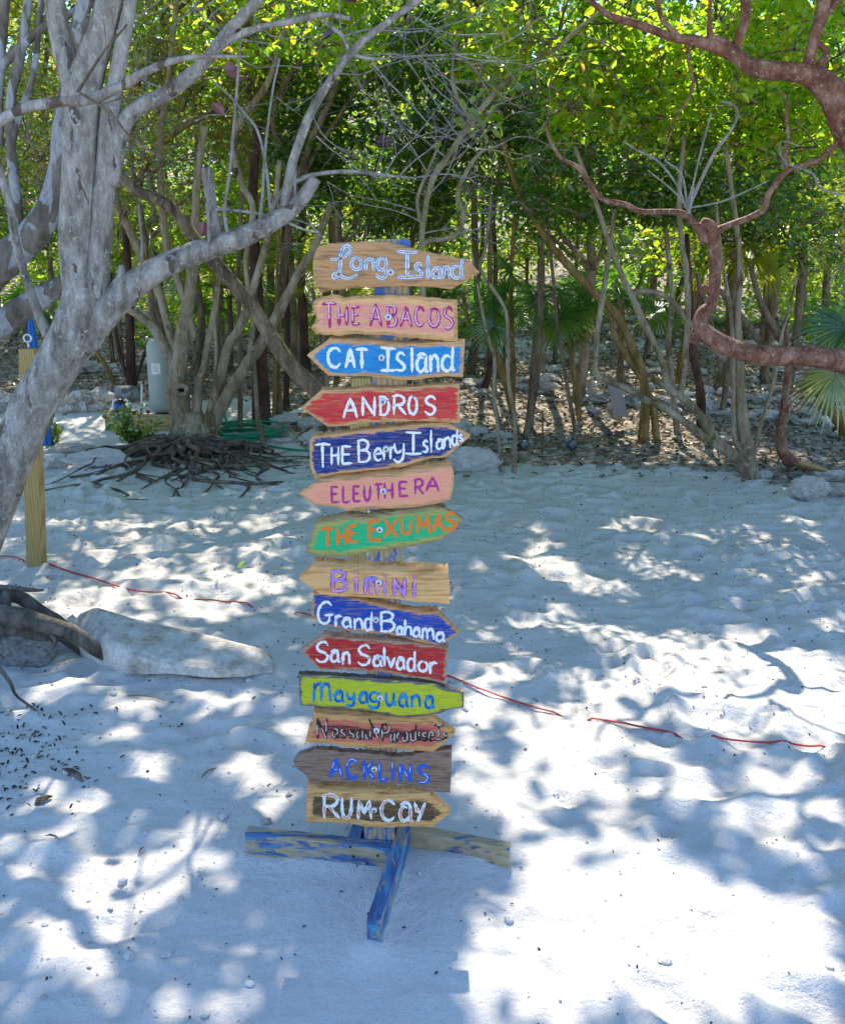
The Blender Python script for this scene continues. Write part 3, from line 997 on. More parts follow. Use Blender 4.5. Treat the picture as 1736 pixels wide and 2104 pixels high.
sign(1, 'bare wood arrow board lettered Long Island in blue and white', board_mat('board_long', (.60, .31, .12), (.25, .125, .055), [], .8), C6,
     [(300, 118), (330, 105), (420, 85), (600, 72), (750, 68), (880, 75), (1000, 100), (1120, 135), (1250, 165), (1380, 195), (1525, 208)],
     [(1525, 208), (1643, 325), (1400, 465)],
     [(330, 492), (430, 475), (560, 455), (700, 445), (850, 440), (1000, 435), (1150, 440), (1290, 450), (1400, 465)],
     [(300, 118), (270, 190), (262, 260), (265, 340), (285, 430), (330, 492)],
     ['SL', 'o', 'n', 'g', 'I', 's', 'l', 'a', 'n', 'd'],
     [(400, 100, 630, 385), (582, 202, 666, 300), (695, 212, 770, 305), (792, 208, 880, 372), (962, 150, 1120, 368), (1100, 250, 1165, 362), (1190, 190, 1235, 372), (1246, 288, 1322, 368), (1338, 280, 1392, 370), (1405, 220, 1500, 370)],
     [(36, 0), (24, 0), (11, 0)], [P_SKY, P_WHITE, P_WOODTONE], (905, 323))
sign(2, 'rough pink arrow board lettered The Abacos in magenta', board_mat('board_abacos', (.68, .37, .14), (.34, .165, .06),
     [((.82, .34, .22), (.84, .50, .17), .006, .030, .25), ((.82, .24, .22), (.80, .36, .22), .018, .05, .42)]), C6,
     [(290, 540), (430, 505), (520, 525), (700, 520), (850, 510), (1050, 512), (1250, 535), (1452, 547)],
     [(1452, 547), (1455, 700), (1458, 895)],
     [(300, 835), (420, 835), (490, 850), (560, 830), (700, 835), (900, 840), (1000, 860), (1150, 875), (1270, 880), (1380, 892), (1458, 895)],
     [(290, 540), (255, 585), (268, 640), (295, 710), (243, 785), (300, 835)],
     'THEABACOS', [(345, 580, 455, 775), (475, 610, 550, 755), (588, 608, 648, 752), (738, 590, 828, 765), (876, 600, 955, 770), (988, 610, 1075, 770), (1108, 612, 1178, 765), (1220, 622, 1305, 772), (1342, 615, 1420, 785)],
     [(30, 0), (11, -5, .75)], [P_MAGENTA, P_LILAC], (885, 692), wob=5)
sign(3, 'bright blue arrow board lettered Cat Island in white', board_mat('board_cat', W_PALE, W_PALE2,
     [((.012, .20, .48), (.015, .29, .58), .008, .034, .10)]), C6,
     [(400, 872), (540, 880), (750, 885), (900, 905), (1050, 912), (1200, 905), (1350, 900), (1515, 892)],
     [(1515, 892), (1510, 1000), (1500, 1190)],
     [(390, 1175), (530, 1180), (700, 1180), (850, 1195), (1000, 1210), (1100, 1213), (1250, 1190), (1380, 1180), (1500, 1190)],
     [(400, 872), (210, 1005), (390, 1175)],
     'CATIsland', [(385, 945, 492, 1105), (535, 955, 608, 1108), (620, 955, 715, 1110), (825, 945, 940, 1135), (945, 985, 1025, 1138), (1068, 945, 1095, 1145), (1118, 995, 1205, 1142), (1228, 1008, 1300, 1140), (1325, 940, 1425, 1135)],
     [(27, 0)], [P_WHITE], (829, 1027), lift=.006)
sign(4, 'red arrow board lettered Andros in white', board_mat('board_andros', W_PALE, W_PALE2,
     [((.70, .045, .045), (.56, .03, .03), .006, .040, .26)]), C6,
     [(340, 1290), (500, 1295), (700, 1275), (900, 1280), (1100, 1270), (1300, 1252), (1470, 1248)],
     [(1470, 1248), (1475, 1400), (1477, 1565)],
     [(385, 1597), (550, 1590), (750, 1560), (900, 1555), (1100, 1550), (1300, 1555), (1477, 1565)],
     [(340, 1290), (163, 1442), (385, 1597)],
     'ANDROS', [(518, 1362, 628, 1518), (668, 1352, 778, 1502), (812, 1348, 890, 1498), (922, 1338, 1030, 1492), (1052, 1345, 1122, 1492), (1188, 1345, 1276, 1492)],
     [(24, 0)], [P_WHITE], (841, 1390), lift=.004)
sign(5, 'navy blue arrow board lettered The Berry Islands in white', board_mat('board_berry', W_PALE, W_PALE2,
     [((.006, .05, .26), (.006, .025, .14), .007, .032, .22)]), C7,
     [(255, 180), (330, 165), (500, 150), (700, 120), (900, 100), (1100, 80), (1250, 65), (1375, 60)],
     [(1375, 60), (1567, 165), (1370, 340)],
     [(275, 520), (500, 475), (700, 455), (900, 435), (1000, 425), (1130, 380), (1250, 355), (1370, 340)],
     [(255, 180), (235, 210), (238, 400), (275, 520)],
     'THEBerryIslands', [(285, 235, 405, 425), (415, 262, 478, 402), (500, 252, 585, 395), (630, 200, 738, 380), (768, 270, 830, 370), (842, 270, 890, 360), (895, 258, 945, 355), (930, 230, 1025, 380),
                         (1030, 135, 1155, 318), (1168, 205, 1212, 300), (1225, 125, 1250, 297), (1280, 195, 1340, 275), (1345, 180, 1402, 264), (1408, 118, 1458, 242), (1466, 160, 1500, 210)],
     [(21, 0)], [P_WHITE], (866, 275), lift=.006)
sign(6, 'salmon pink arrow board lettered Eleuthera in purple', board_mat('board_eleuthera', W_PALE, (.34, .22, .12),
     [((.90, .38, .22), (.86, .32, .19), .005, .030, .12)]), C7,
     [(325, 530), (500, 520), (650, 515), (800, 480), (1000, 478), (1050, 450), (1150, 445), (1280, 430), (1400, 415)],
     [(1400, 415), (1425, 460), (1424, 570), (1395, 695)],
     [(275, 740), (450, 755), (560, 790), (700, 772), (900, 770), (1100, 755), (1250, 735), (1395, 695)],
     [(325, 530), (143, 643), (275, 740)],
     'ELEUTHERA', [(412, 585, 478, 714), (508, 580, 568, 714), (592, 582, 652, 708), (682, 578, 742, 700), (775, 565, 835, 690), (852, 558, 925, 680), (972, 545, 1045, 664), (1100, 525, 1175, 645), (1200, 508, 1300, 620)],
     [(22, 0)], [P_PURPLE], (844, 624), lift=.012)
sign(7, 'green arrow board lettered The Exumas in orange', board_mat('board_exumas', (.40, .29, .13), (.20, .13, .06),
     [((.42, .42, .08), (.30, .36, .10), .003, .04, .35), ((.008, .42, .15), (.012, .50, .20), .013, .045, .16)]), C7,
     [(285, 890), (400, 870), (560, 830), (720, 845), (800, 820), (950, 790), (1100, 780), (1200, 765), (1350, 765)],
     [(1350, 765), (1510, 858), (1370, 1000)],
     [(200, 1133), (330, 1160), (500, 1160), (650, 1145), (800, 1120), (950, 1095), (1100, 1075), (1250, 1045), (1370, 1000)],
     [(285, 890), (245, 1010), (200, 1133)],
     'THEEXUMAS', [(340, 930, 430, 1082), (462, 928, 538, 1064), (558, 905, 628, 1040), (718, 868, 820, 1026), (845, 850, 962, 1000), (985, 840, 1080, 978), (1118, 825, 1225, 970), (1258, 815, 1335, 948), (1350, 802, 1442, 938)],
     [(29, 0)], [P_ORANGE], (814, 941), lift=.010)
sign(8, 'thick natural wood arrow board lettered Bimini in pink and blue', board_mat('board_bimini', (.86, .47, .18), (.58, .26, .075), [], .7), C7,
     [(265, 1245), (400, 1255), (600, 1275), (800, 1285), (1000, 1290), (1200, 1300), (1380, 1310)],
     [(1380, 1310), (1392, 1400), (1390, 1560)],
     [(330, 1478), (500, 1490), (700, 1500), (900, 1510), (1100, 1535), (1250, 1540), (1390, 1560)],
     [(265, 1245), (140, 1345), (330, 1478)],
     'BimiNi', [(412, 1280, 545, 1445), (598, 1285, 645, 1455), (690, 1335, 795, 1468), (830, 1310, 880, 1470), (930, 1345, 1022, 1488), (1080, 1318, 1120, 1492)],
     [(36, 0), (26, 0), (11, -3, .8)], [P_MAROON, P_PINK, P_CORN], (806, 1377), lift=.016, thick=.045)
sign(9, 'cobalt blue arrow board lettered Grand Bahama in white', board_mat('board_grand', W_NAT, W_NAT2,
     [((.006, .08, .42), (.006, .05, .32), .005, .040, .28)]), C8,
     [(270, -45), (450, -30), (700, 20), (850, 60), (1000, 95), (1150, 110), (1295, 115)],
     [(1295, 115), (1475, 285), (1310, 395)],
     [(252, 170), (400, 230), (550, 270), (700, 285), (900, 300), (1020, 330), (1150, 370), (1310, 395)],
     [(270, -45), (255, 60), (252, 170)],
     'GrandBahama', [(300, 30, 420, 208), (445, 145, 500, 232), (510, 160, 580, 240), (605, 168, 675, 255), (690, 115, 755, 265), (815, 112, 940, 272), (955, 235, 1005, 298), (1015, 180, 1078, 305), (1090, 245, 1148, 318), (1160, 250, 1258, 338), (1278, 282, 1345, 355)],
     [(22, 0)], [P_WHITE], (783, 178), lift=.006)
sign(10, 'crimson arrow board lettered San Salvador in white', board_mat('board_salvador', (.50, .30, .18), (.30, .15, .09),
     [((.60, .02, .02), (.36, .014, .014), .004, .036, .24)]), C8,
     [(350, 310), (500, 325), (700, 345), (900, 355), (1100, 370), (1250, 395), (1378, 415)],
     [(1378, 415), (1368, 560), (1357, 705)],
     [(310, 585), (450, 595), (700, 605), (850, 615), (1000, 640), (1150, 665), (1357, 705)],
     [(350, 310), (162, 430), (310, 585)],
     'SanSalvador', [(288, 362, 395, 524), (412, 430, 480, 525), (508, 445, 570, 545), (635, 388, 738, 548), (762, 475, 832, 560), (842, 408, 862, 560), (876, 485, 940, 570), (956, 490, 1020, 584), (1042, 440, 1112, 600), (1132, 520, 1208, 602), (1222, 530, 1290, 622)],
     [(23, 0)], [P_WHITE], (820, 493), lift=.006)
sign(11, 'yellow green arrow board lettered Mayaguana in blue', board_mat('board_mayaguana', (.20, .155, .13), (.10, .075, .06),
     [((.56, .58, .012), (.48, .52, .02), .004, .036, .24)]), C8,
     [(145, 628), (300, 635), (500, 645), (700, 660), (900, 675), (1100, 690), (1250, 705), (1380, 750), (1505, 778)],
     [(1505, 778), (1508, 840), (1505, 905)],
     [(160, 885), (350, 905), (550, 920), (750, 935), (900, 970), (1000, 985), (1150, 975), (1300, 955), (1400, 915), (1505, 905)],
     [(145, 628), (150, 750), (160, 885)],
     'mayaguana', [(265, 700, 410, 850), (446, 765, 515, 850), (542, 775, 615, 888), (648, 775, 716, 862), (728, 775, 820, 906), (862, 780, 942, 885), (972, 795, 1046, 892), (1076, 800, 1150, 900), (1188, 806, 1258, 904)],
     [(27, 0), (9, 4, .5)], [P_AZURE, P_NAVY], (817, 822))
sign(12, 'dark scorched pink arrow board lettered Nassau Paradise Island in black and cream', board_mat('board_nassau', (.70, .35, .12), (.42, .18, .06),
     [((.62, .10, .08), (.58, .17, .10), .012, .030, .28), ((.075, .02, .015), (.22, .03, .025), .028, .030, .28)]), C8,
     [(265, 945), (450, 960), (700, 985), (900, 990), (1050, 1000), (1245, 980)],
     [(1245, 980), (1435, 1115), (1260, 1270)],
     [(200, 1190), (400, 1205), (550, 1230), (700, 1235), (900, 1240), (1100, 1260), (1260, 1270)],
     [(265, 945), (262, 1050), (232, 1062), (200, 1190)],
     ['N', 'a', 's', 's', 'a', 'u', '\\', 'P', 'a', 'r', 'a', 'd', 'i', 's', 'e', 'I', 's'],
     [(298, 992, 380, 1158), (428, 1082, 476, 1150), (494, 1085, 536, 1152), (562, 1088, 608, 1155), (628, 1090, 682, 1158), (698, 1090, 746, 1162), (728, 1000, 802, 1158), (826, 1042, 898, 1176), (905, 1115, 945, 1182), (955, 1112, 992, 1184), (1006, 1112, 1050, 1184), (1070, 1045, 1118, 1180), (1128, 1076, 1152, 1176), (1166, 1112, 1204, 1178), (1220, 1104, 1258, 1178), (1262, 1046, 1340, 1168), (1338, 1112, 1368, 1156)],
     [(21, 0), (9, -4, .6)], [P_BLACK, P_CREAM], (788, 1092), lift=.012, thick=.032)
sign(13, 'weathered grey arrow board lettered Acklins in royal blue', board_mat('board_acklins', (.32, .20, .135), (.14, .08, .05), [], 1.0), C8,
     [(260, 1262), (330, 1255), (460, 1262), (600, 1275), (800, 1290), (930, 1310), (1080, 1300), (1180, 1270), (1300, 1262), (1408, 1245)],
     [(1408, 1245), (1405, 1430), (1395, 1612)],
     [(250, 1525), (400, 1530), (550, 1525), (650, 1545), (750, 1530), (900, 1535), (1080, 1555), (1200, 1595), (1300, 1605), (1395, 1612)],
     [(260, 1262), (140, 1300), (103, 1350), (115, 1395), (190, 1450), (250, 1525)],
     ['A', 'C', 'K', 'L', '1', 'N', 'S'], [(408, 1320, 505, 1475), (542, 1332, 632, 1488), (680, 1342, 768, 1490), (808, 1356, 878, 1498), (905, 1360, 940, 1500), (980, 1372, 1072, 1508), (1124, 1378, 1220, 1522)],
     [(31, 0), (8, -6, .45)], [P_BLUE, P_PALEBLUE], (770, 1410), wob=5)
sign(14, 'natural wood arrow board with dark middle lettered Rum Cay in white and orange', board_mat('board_rum', (.78, .42, .15), (.46, .20, .055),
     [((.07, .04, .02), (.16, .085, .035), .016, .026, .22)]), C8,
     [(215, 1570), (400, 1585), (600, 1605), (800, 1615), (1000, 1620), (1220, 1610)],
     [(1220, 1610), (1400, 1770), (1250, 1890)],
     [(208, 1850), (400, 1850), (600, 1870), (700, 1890), (900, 1895), (1050, 1885), (1250, 1890)],
     [(215, 1570), (210, 1700), (208, 1850)],
     'RUMCaY', [(345, 1620, 482, 1808), (498, 1650, 588, 1808), (632, 1668, 745, 1818), (825, 1668, 940, 1832), (980, 1688, 1078, 1836), (1098, 1688, 1188, 1838)],
     [(29, 0), (10, 3, .5)], [P_WHITE, P_ORANGE], (768, 1748), lift=.012, thick=.032)

# ------------------------------------------------------------------ timber posts and the ribbon between them
def timber_post(u0, v0, u1, v1, Y, label, bolt_=False):
    a, b_ = at(u1, v1, Y), at(u0, v0, Y)
    a[2] = float(base_z(a[0], Y)) - .05
    root = empty('timber_post', (a[0], Y, a[2] + .05), label, 'post', 'yellow timber posts on the sand')
    m_ = MB()
    hz = (b_ - a) / 2
    m_.box((a + b_) / 2 + np.array([0, .0445, 0]), .0445, .0445, hz, 0, None, .004)
    m_.build('post', YELLOW_PINE, root)
    if bolt_:
        e = MB()
        c = b_ + np.array([-.002, .04, .055])
        th = np.linspace(0, 2 * math.pi, 20)
        e.tube([c + np.array([math.cos(t) * .021, 0, math.sin(t) * .021]) for t in th], [.006] * 20, 8, 0, 0, 0, False, 1)
        e.tube([b_ + np.array([-.002, .04, -.01]), b_ + np.array([-.002, .04, .036])], [.006, .006], 8, 0, 0, 0, True, 1)
        e.build('eye_bolt', plain('galvanised', (.62, .62, .60), .4, .7), root)
    return root
timber_post(54.5, 717, 69.5, 1165, 5.50, 'yellow timber post with an eye bolt on top, beside the leaning grey trunk', True)
timber_post(741, 778, 728, 1250, 4.62, 'yellow timber post standing behind the arrow boards')

def ribbon_strip():
    m_ = MB()
    lines = [[(-30, 1146), (25, 1150), (52, 1156)], [(88, 1158), (130, 1176), (190, 1192), (245, 1211), (290, 1219), (340, 1222), (376, 1232)],
             [(394, 1235), (440, 1236), (470, 1242), (516, 1246)], [(602, 1261), (650, 1272), (690, 1292), (722, 1308)],
             [(905, 1392), (960, 1412), (1030, 1436), (1090, 1456), (1160, 1474)], [(1205, 1482), (1270, 1494), (1330, 1508), (1400, 1518)],
             [(1440, 1524), (1520, 1528), (1600, 1533), (1650, 1534), (1700, 1531)]]
    P = []
    for k, ln in enumerate(lines):
        Q = np.array([ground(u, v) for u, v in ln])
        Q, _ = smooth_path(Q, np.ones(len(Q)), 6)
        z = base_z(Q[:, 0], Q[:, 1]) + sand_detail(Q[:, :1], Q[:, 1:2])[:, 0]
        zp = np.pad(z, 5, mode='edge')
        z = np.convolve(zp, np.ones(11) / 11, 'valid')
        t = np.linspace(0, 1, len(Q))
        z0_ = base_z(Q[:, 0], Q[:, 1]) + sand_detail(Q[:, :1], Q[:, 1:2])[:, 0]
        z = np.maximum(z + .008, np.convolve(np.pad(z0_, 2, mode='edge'), np.ones(5) / 5, 'valid') + .003)
        Q[:, 2] = z + .003 - .016 * np.exp(-(np.minimum(t, 1 - t) / .04) ** 2)
        if P:                                          # the ribbon runs on under the sand to its next stretch
            mid = (P[-1] + Q[0]) / 2
            P += [P[-1] * .8 + Q[0] * .2 - [0, 0, .04], mid - [0, 0, .05], P[-1] * .2 + Q[0] * .8 - [0, 0, .04]]
        P += list(Q)
    m_.tube(P, [.006] * len(P), 6, 0, 0, 0, True, 1, .6)
    o = m_.build('ribbon', plain('red_ribbon', (.50, .045, .05), .5, 0, .4, .3, 40))
    tag(o, 'thin red ribbon lying half buried across the sand', 'ribbon')
ribbon_strip()

# ------------------------------------------------------------------ the big grey tree on the left
def base_root(pts, Y):
    p = at(pts[0][0], pts[0][1], pts[0][3] if len(pts[0]) > 3 else Y)
    return (p[0], p[1], float(base_z(p[0], p[1])))

def tree(name, label, trunk, Y, m, branches=(), group=None, sides=12, bump=.12, seed=0, bsides=9):
    root = empty(name, base_root(trunk, Y), label, 'tree', group)
    t = MB(); limb(t, trunk, Y, sides, bump, seed)
    t.build('trunk', m, root)
    for i, br in enumerate(branches):
        b_ = MB(); limb(b_, br, Y, bsides, bump * .8, seed + i + 1)
        b_.build('branch', m, root)
    return root

GREY = tree('grey_tree', 'big smooth grey tree leaning in from the left edge in front of the yellow post',
    [(-108, 1300, 140), (-70, 1165, 116), (-30, 1060, 104), (12, 960, 94), (45, 890, 89), (74, 825, 87), (105, 770, 86), (140, 710, 94), (164, 655, 98), (168, 600, 80), (158, 540, 68), (160, 450, 72), (164, 350, 70), (167, 260, 74), (168, 190, 80), (190, 120, 62), (210, 60, 56), (232, -20, 52)], 4.6, BARK_GREY,
    [[(168, 215, 66), (145, 150, 52), (122, 60, 44), (110, -20, 40)],
     [(196, 610, 60), (205, 520, 46), (212, 430, 44), (220, 330, 43), (226, 250, 42), (240, 160, 34), (256, 75, 30), (272, -15, 26)],
     [(228, 380, 36), (238, 320, 36), (255, 255, 34), (290, 218, 33), (345, 190, 32), (400, 148, 30), (435, 110, 26), (470, 65, 24), (530, 0, 22), (560, -40, 20)],
     [(430, 115, 14), (480, 78, 16), (540, 55, 14), (600, 44, 13), (660, 30, 12), (720, 38, 9)],
     [(662, 42, 9), (700, 70, 9), (720, 105, 8), (735, 116, 7), (780, 121, 6), (840, 115, 5)],
     [(110, 775, 60), (180, 688, 66), (236, 622, 62), (290, 575, 56), (360, 536, 48), (430, 510, 46), (490, 490, 44), (540, 468, 40), (585, 440, 36), (618, 412, 30), (650, 366, 24)],
     [(446, 515, 30), (438, 450, 26), (432, 400, 24), (425, 345, 22)],
     [(552, 455, 14), (565, 418, 12), (580, 395, 11), (610, 372, 10), (650, 358, 9), (720, 352, 8), (790, 360, 7), (850, 366, 5)],
     [(582, 440, 22), (592, 380, 20), (606, 320, 19), (640, 230, 18), (690, 150, 17), (725, 105, 16), (770, 65, 15), (860, 0, 14), (900, -25, 12)],
     [(432, 440, 9), (445, 430, 8), (480, 432, 7), (560, 445, 6), (620, 470, 5), (655, 478, 4)],
     [(100, 690, 24), (82, 650, 20), (64, 600, 17), (50, 560, 16), (30, 480, 17), (18, 410, 18), (-5, 340, 18)],
     [(232, 600, 28), (250, 570, 22), (248, 545, 16)]],
    sides=22, bump=.055, seed=3, bsides=12)
# thin shoots standing on the low limb
def shoots(root, lines, Y, m, name='shoot'):
    b_ = MB()
    for i, ln in enumerate(lines):
        limb(b_, ln, Y, 6, 0, i, 0, 4)
    return b_.build(name, m, root)
shoots(GREY, [[(468, 480, 8), (462, 430, 7), (474, 340, 7), (484, 220, 6), (495, 80, 5)], [(532, 470, 8), (540, 400, 7), (545, 310, 6), (560, 190, 5), (575, 120, 4)], [(430, 498, 7), (428, 400, 6), (432, 320, 4)],
              [(555, 430, 7), (548, 350, 7), (530, 270, 6), (500, 230, 6), (470, 195, 5), (430, 160, 4)], [(610, 420, 7), (606, 390, 6), (608, 350, 5)], [(290, 560, 6), (292, 500, 5), (285, 420, 4)]], 4.55, TWIG)
WHITE = empty('dead_limb', at(-20, 258, 4.0), 'bleached dead limb reaching across the front of the grey trunk', 'branch')
b_ = MB()
limb(b_, [(-40, 275, 24), (-10, 255, 23), (50, 222, 22), (120, 210, 21), (190, 203, 22), (250, 176, 19), (300, 148, 17), (345, 128, 14), (400, 117, 10), (450, 116, 8), (510, 116, 4)], 4.0, 12, .1, 4)
b_.build('limb', bark('bark_bleached', (.25, .19, .15), (.42, .36, .31), (.55, .50, .46), flake=(.17, .12, .09), scale=16, flake_at=.62), WHITE)
b_ = MB()
limb(b_, [(160, 190, 7), (185, 150, 6), (215, 105, 5), (245, 70, 4), (262, 50, 4)], 4.0, 6, 0, 1)
limb(b_, [(160, 188, 6), (200, 212, 7), (235, 240, 6), (262, 275, 5), (300, 305, 5), (335, 326, 3)], 3.95, 6, 0, 2)
limb(b_, [(205, 215, 4), (240, 205, 4), (270, 192, 3)], 3.95, 5, 0, 3)
b_.build('twig', BARK_BROWN, WHITE)

# low roots of the grey tree at the left edge
ROOT_TAN = bark('root_tan', (.06, .05, .04), (.15, .125, .10), (.26, .225, .19), scale=16)
for pts_, Y_, sd_ in [
        ([(-120, 1190, 40), (-60, 1205, 36), (0, 1218, 30), (45, 1230, 30), (85, 1255, 28), (130, 1285, 24), (170, 1318, 18), (195, 1340, 10)], 4.3, 31),
        ([(-120, 1240, 60), (-50, 1255, 50), (0, 1262, 44), (60, 1275, 40), (120, 1290, 38), (160, 1305, 34), (190, 1330, 30), (215, 1352, 14)], 4.05, 32),
        ([(-80, 1265, 44), (0, 1290, 34), (50, 1298, 30), (90, 1315, 24), (110, 1330, 12)], 4.12, 33),
        ([(-30, 1205, 12), (20, 1208, 12), (60, 1212, 9), (90, 1213, 5)], 4.25, 34),
        ([(60, 1285, 20), (110, 1300, 18), (150, 1330, 12), (165, 1345, 6)], 4.2, 35),
        ([(20, 1262, 18), (10, 1235, 22), (15, 1215, 14)], 4.2, 36),
        ([(-10, 1360, 9), (20, 1400, 8), (35, 1430, 6), (75, 1460, 5), (95, 1480, 5), (98, 1540, 4)], 3.55, 37),
        ]:
    b_ = MB(); limb(b_, pts_, Y_, 9, .16, sd_); b_.build('root', ROOT_TAN, GREY)

LEAN = tree('mottled_tree', 'tree with peeling mottled bark leaning behind the big grey trunk at the left edge',
    [(-190, 960, 90), (-120, 770, 84), (-50, 610, 78), (0, 545, 70), (60, 490, 62), (105, 425, 56), (126, 340, 50), (132, 250, 44), (150, 120, 36), (180, -20, 30)], 5.7, BARK_MOTTLE,
    [[(-60, 700, 56), (0, 668, 56), (60, 625, 50), (115, 595, 44), (170, 560, 30)],
     [(30, 520, 24), (38, 440, 22), (28, 350, 21), (22, 220, 20), (45, 100, 20), (60, -10, 18)],
     [(-30, 230, 20), (-5, 150, 20), (45, 95, 20), (95, 52, 18), (190, 8, 14), (230, -15, 12)],
     [(0, 300, 18), (-2, 200, 18), (2, 120, 20), (12, 0, 20), (14, -20, 20)],
     [(18, 330, 14), (40, 240, 14), (70, 150, 13), (80, 60, 12), (86, -10, 12)]], sides=16, bump=.09, seed=9)

DIAG = tree('leaning_tree', 'rough brown trunk leaning left from behind the red and blue arrow boards',
    [(712, 1010, 42), (695, 890, 40), (660, 812, 37), (600, 754, 35), (550, 680, 33), (510, 619, 31), (450, 549, 29), (410, 505, 27), (350, 425, 25), (270, 385, 20), (240, 340, 16), (225, 250, 12)], 7.4, BARK_BROWN,
    [[(700, 960, 20), (680, 860, 14), (672, 800, 12), (668, 720, 10), (640, 590, 9)]], seed=13)

# ------------------------------------------------------------------ the rooted tree in the middle
MY = 9.25
MID = tree('rooted_tree', 'many stemmed tan tree rising from a mound of bare roots beside the water tank',
    [(392, 945, 76), (386, 915, 58), (378, 873, 42), (370, 832, 39), (366, 805, 47), (366, 768, 35), (372, 723, 32), (376, 680, 33), (388, 620, 28), (395, 560, 25), (402, 480, 22), (405, 380, 18), (420, 260, 15)], MY, BARK_TAN,
    [[(395, 940, 50), (423, 915, 38), (437, 879, 33), (458, 831, 29), (482, 789, 27), (509, 747, 25), (535, 710, 22), (560, 665, 20), (585, 619, 20), (615, 559, 18), (645, 510, 16), (680, 420, 12)],
     [(366, 780, 26), (354, 738, 22), (336, 703, 22), (312, 670, 20), (290, 652, 16), (265, 637, 14)],
     [(372, 740, 20), (350, 684, 18), (325, 594, 18), (300, 545, 16), (262, 465, 15), (245, 430, 14), (235, 350, 12)],
     [(402, 905, 24), (404, 849, 20), (408, 789, 18), (420, 753, 16), (426, 709, 14), (437, 664, 14), (452, 560, 12), (460, 430, 10)],
     [(420, 900, 22), (437, 831, 20), (455, 768, 22), (470, 709, 20), (497, 664, 18), (530, 560, 15), (560, 450, 12), (575, 330, 10)],
     [(400, 700, 14), (380, 620, 16), (360, 560, 16), (345, 520, 16), (332, 400, 14), (330, 275, 13), (345, 180, 12), (365, -10, 11)],
     [(440, 800, 9), (445, 720, 8), (440, 640, 8), (455, 540, 7), (440, 430, 6)],
     [(510, 745, 12), (518, 700, 12), (520, 640, 11), (505, 540, 10), (520, 430, 14), (495, 375, 14), (480, 290, 14), (500, 240, 14), (550, 170, 13), (590, 50, 11), (595, -15, 10)]],
    sides=16, bump=.13, seed=17)
# hollow knot on the left stem
k = MB()
c = at(374, 801, MY - .10)
th = np.linspace(0, 2 * math.pi, 16)
k.tube([c + np.array([math.cos(t) * .055, -.02, math.sin(t) * .042]) for t in th], [.026] * 16, 8, 0, .15, 3, False, 1)
k.build('knot', BARK_TAN, MID)
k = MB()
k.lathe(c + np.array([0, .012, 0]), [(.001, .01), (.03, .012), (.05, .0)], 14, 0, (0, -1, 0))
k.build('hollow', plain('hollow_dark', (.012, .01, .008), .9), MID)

def root_mass():
    rg = np.random.RandomState(5)
    c0 = np.array([TREE_C[0] + .03, TREE_C[1] - .22])
    spec = []
    for i in range(36):
        a_ = rg.uniform(-168, -14)
        spec.append((a_, rg.uniform(.45, .85) * (1 + 1.1 * abs(math.sin(R(a_))) ** 1.5), rg.uniform(.009, .030)))
    for i in range(3):
        spec.append((rg.uniform(0, 180), rg.uniform(.3, .5), rg.uniform(.012, .03)))
    for a, L, r in spec:
        n = 9
        d = np.array([math.cos(R(a)), math.sin(R(a))])
        p = c0 + d * rg.uniform(.05, .3)
        P = []
        h0 = rg.uniform(.02, .11)
        hump = rg.uniform(.0, .09)
        ph = rg.uniform(.2, .8)
        for i in range(n):
            t = i / (n - 1)
            q = p + d * L * t
            z = float(base_z(q[0], q[1])) + h0 * (1 - t) ** 1.4 + hump * math.exp(-((t - ph) / .2) ** 2) + .012 - .05 * max(0, t - .85) / .15
            P.append([q[0], q[1], z])
            d = d + rg.normal(0, .17, 2)
            d = d / np.linalg.norm(d)
        P = np.array(P)
        b_ = MB()
        b_.tube(P, np.linspace(r, r * .3, n), 7, 0, .22, rg.randint(99), True, 3)
        for s in range(rg.randint(1, 4)):
            i = rg.randint(3, n)
            e = rg.uniform(-1, 1, 2)
            T = P[min(i, n - 1)]
            Q = []
            dd = (P[min(i, n - 1)] - P[i - 1])[:2]; dd = dd / (np.linalg.norm(dd) + 1e-9) + e * .7
            dd /= np.linalg.norm(dd)
            for j in range(5):
                q = T[:2] + dd * j * rg.uniform(.05, .12)
                zz = float(base_z(q[0], q[1])) + .014 + (T[2] - float(base_z(T[0], T[1])) - .014) * (1 - j / 4) ** 2
                Q.append([q[0], q[1], zz - (.02 if j == 4 else 0)])
            b_.tube(Q, np.linspace(r * .5, r * .2, 5), 5, 0, .1, 1, True, 3)
        b_.build('root', ROOT, MID)
    # root crown lumps
    b_ = MB()
    for i in range(26):
        a = rg.uniform(-180, 0); d = np.array([math.cos(R(a)), math.sin(R(a))])
        p = c0 + d * .08; q = c0 + d * rg.uniform(.25, .45); w = c0 + d * rg.uniform(.45, .75)
        z0 = float(base_z(*p))
        b_.tube([[p[0], p[1], z0 + .08], [q[0], q[1], float(base_z(*q)) + .06], [w[0], w[1], float(base_z(*w)) - .02]], [.05, .036, .016], 8, 0, .25, i, True, 5)
    b_.build('root_crown', ROOT, MID)
root_mass()
b_ = MB()
rg = np.random.RandomState(6)
for a_ in (-170, -140, -112, -84, -58, -30, -8, 60, 120):
    d = np.array([math.cos(R(a_)), math.sin(R(a_))]); c0 = at(395, 930, MY)
    P = [[c0[0] + d[0] * r_, c0[1] + .02 + d[1] * r_, z_] for r_, z_ in ((.06, .36), (.13, .16), (.24, .06), (.42, .0), (.6, -.05))]
    b_.tube(P, [.05, .07, .06, .045, .02], 9, 0, .2, int(a_ + 200), True, 4)
b_.build('root_flare', BARK_TAN, MID)

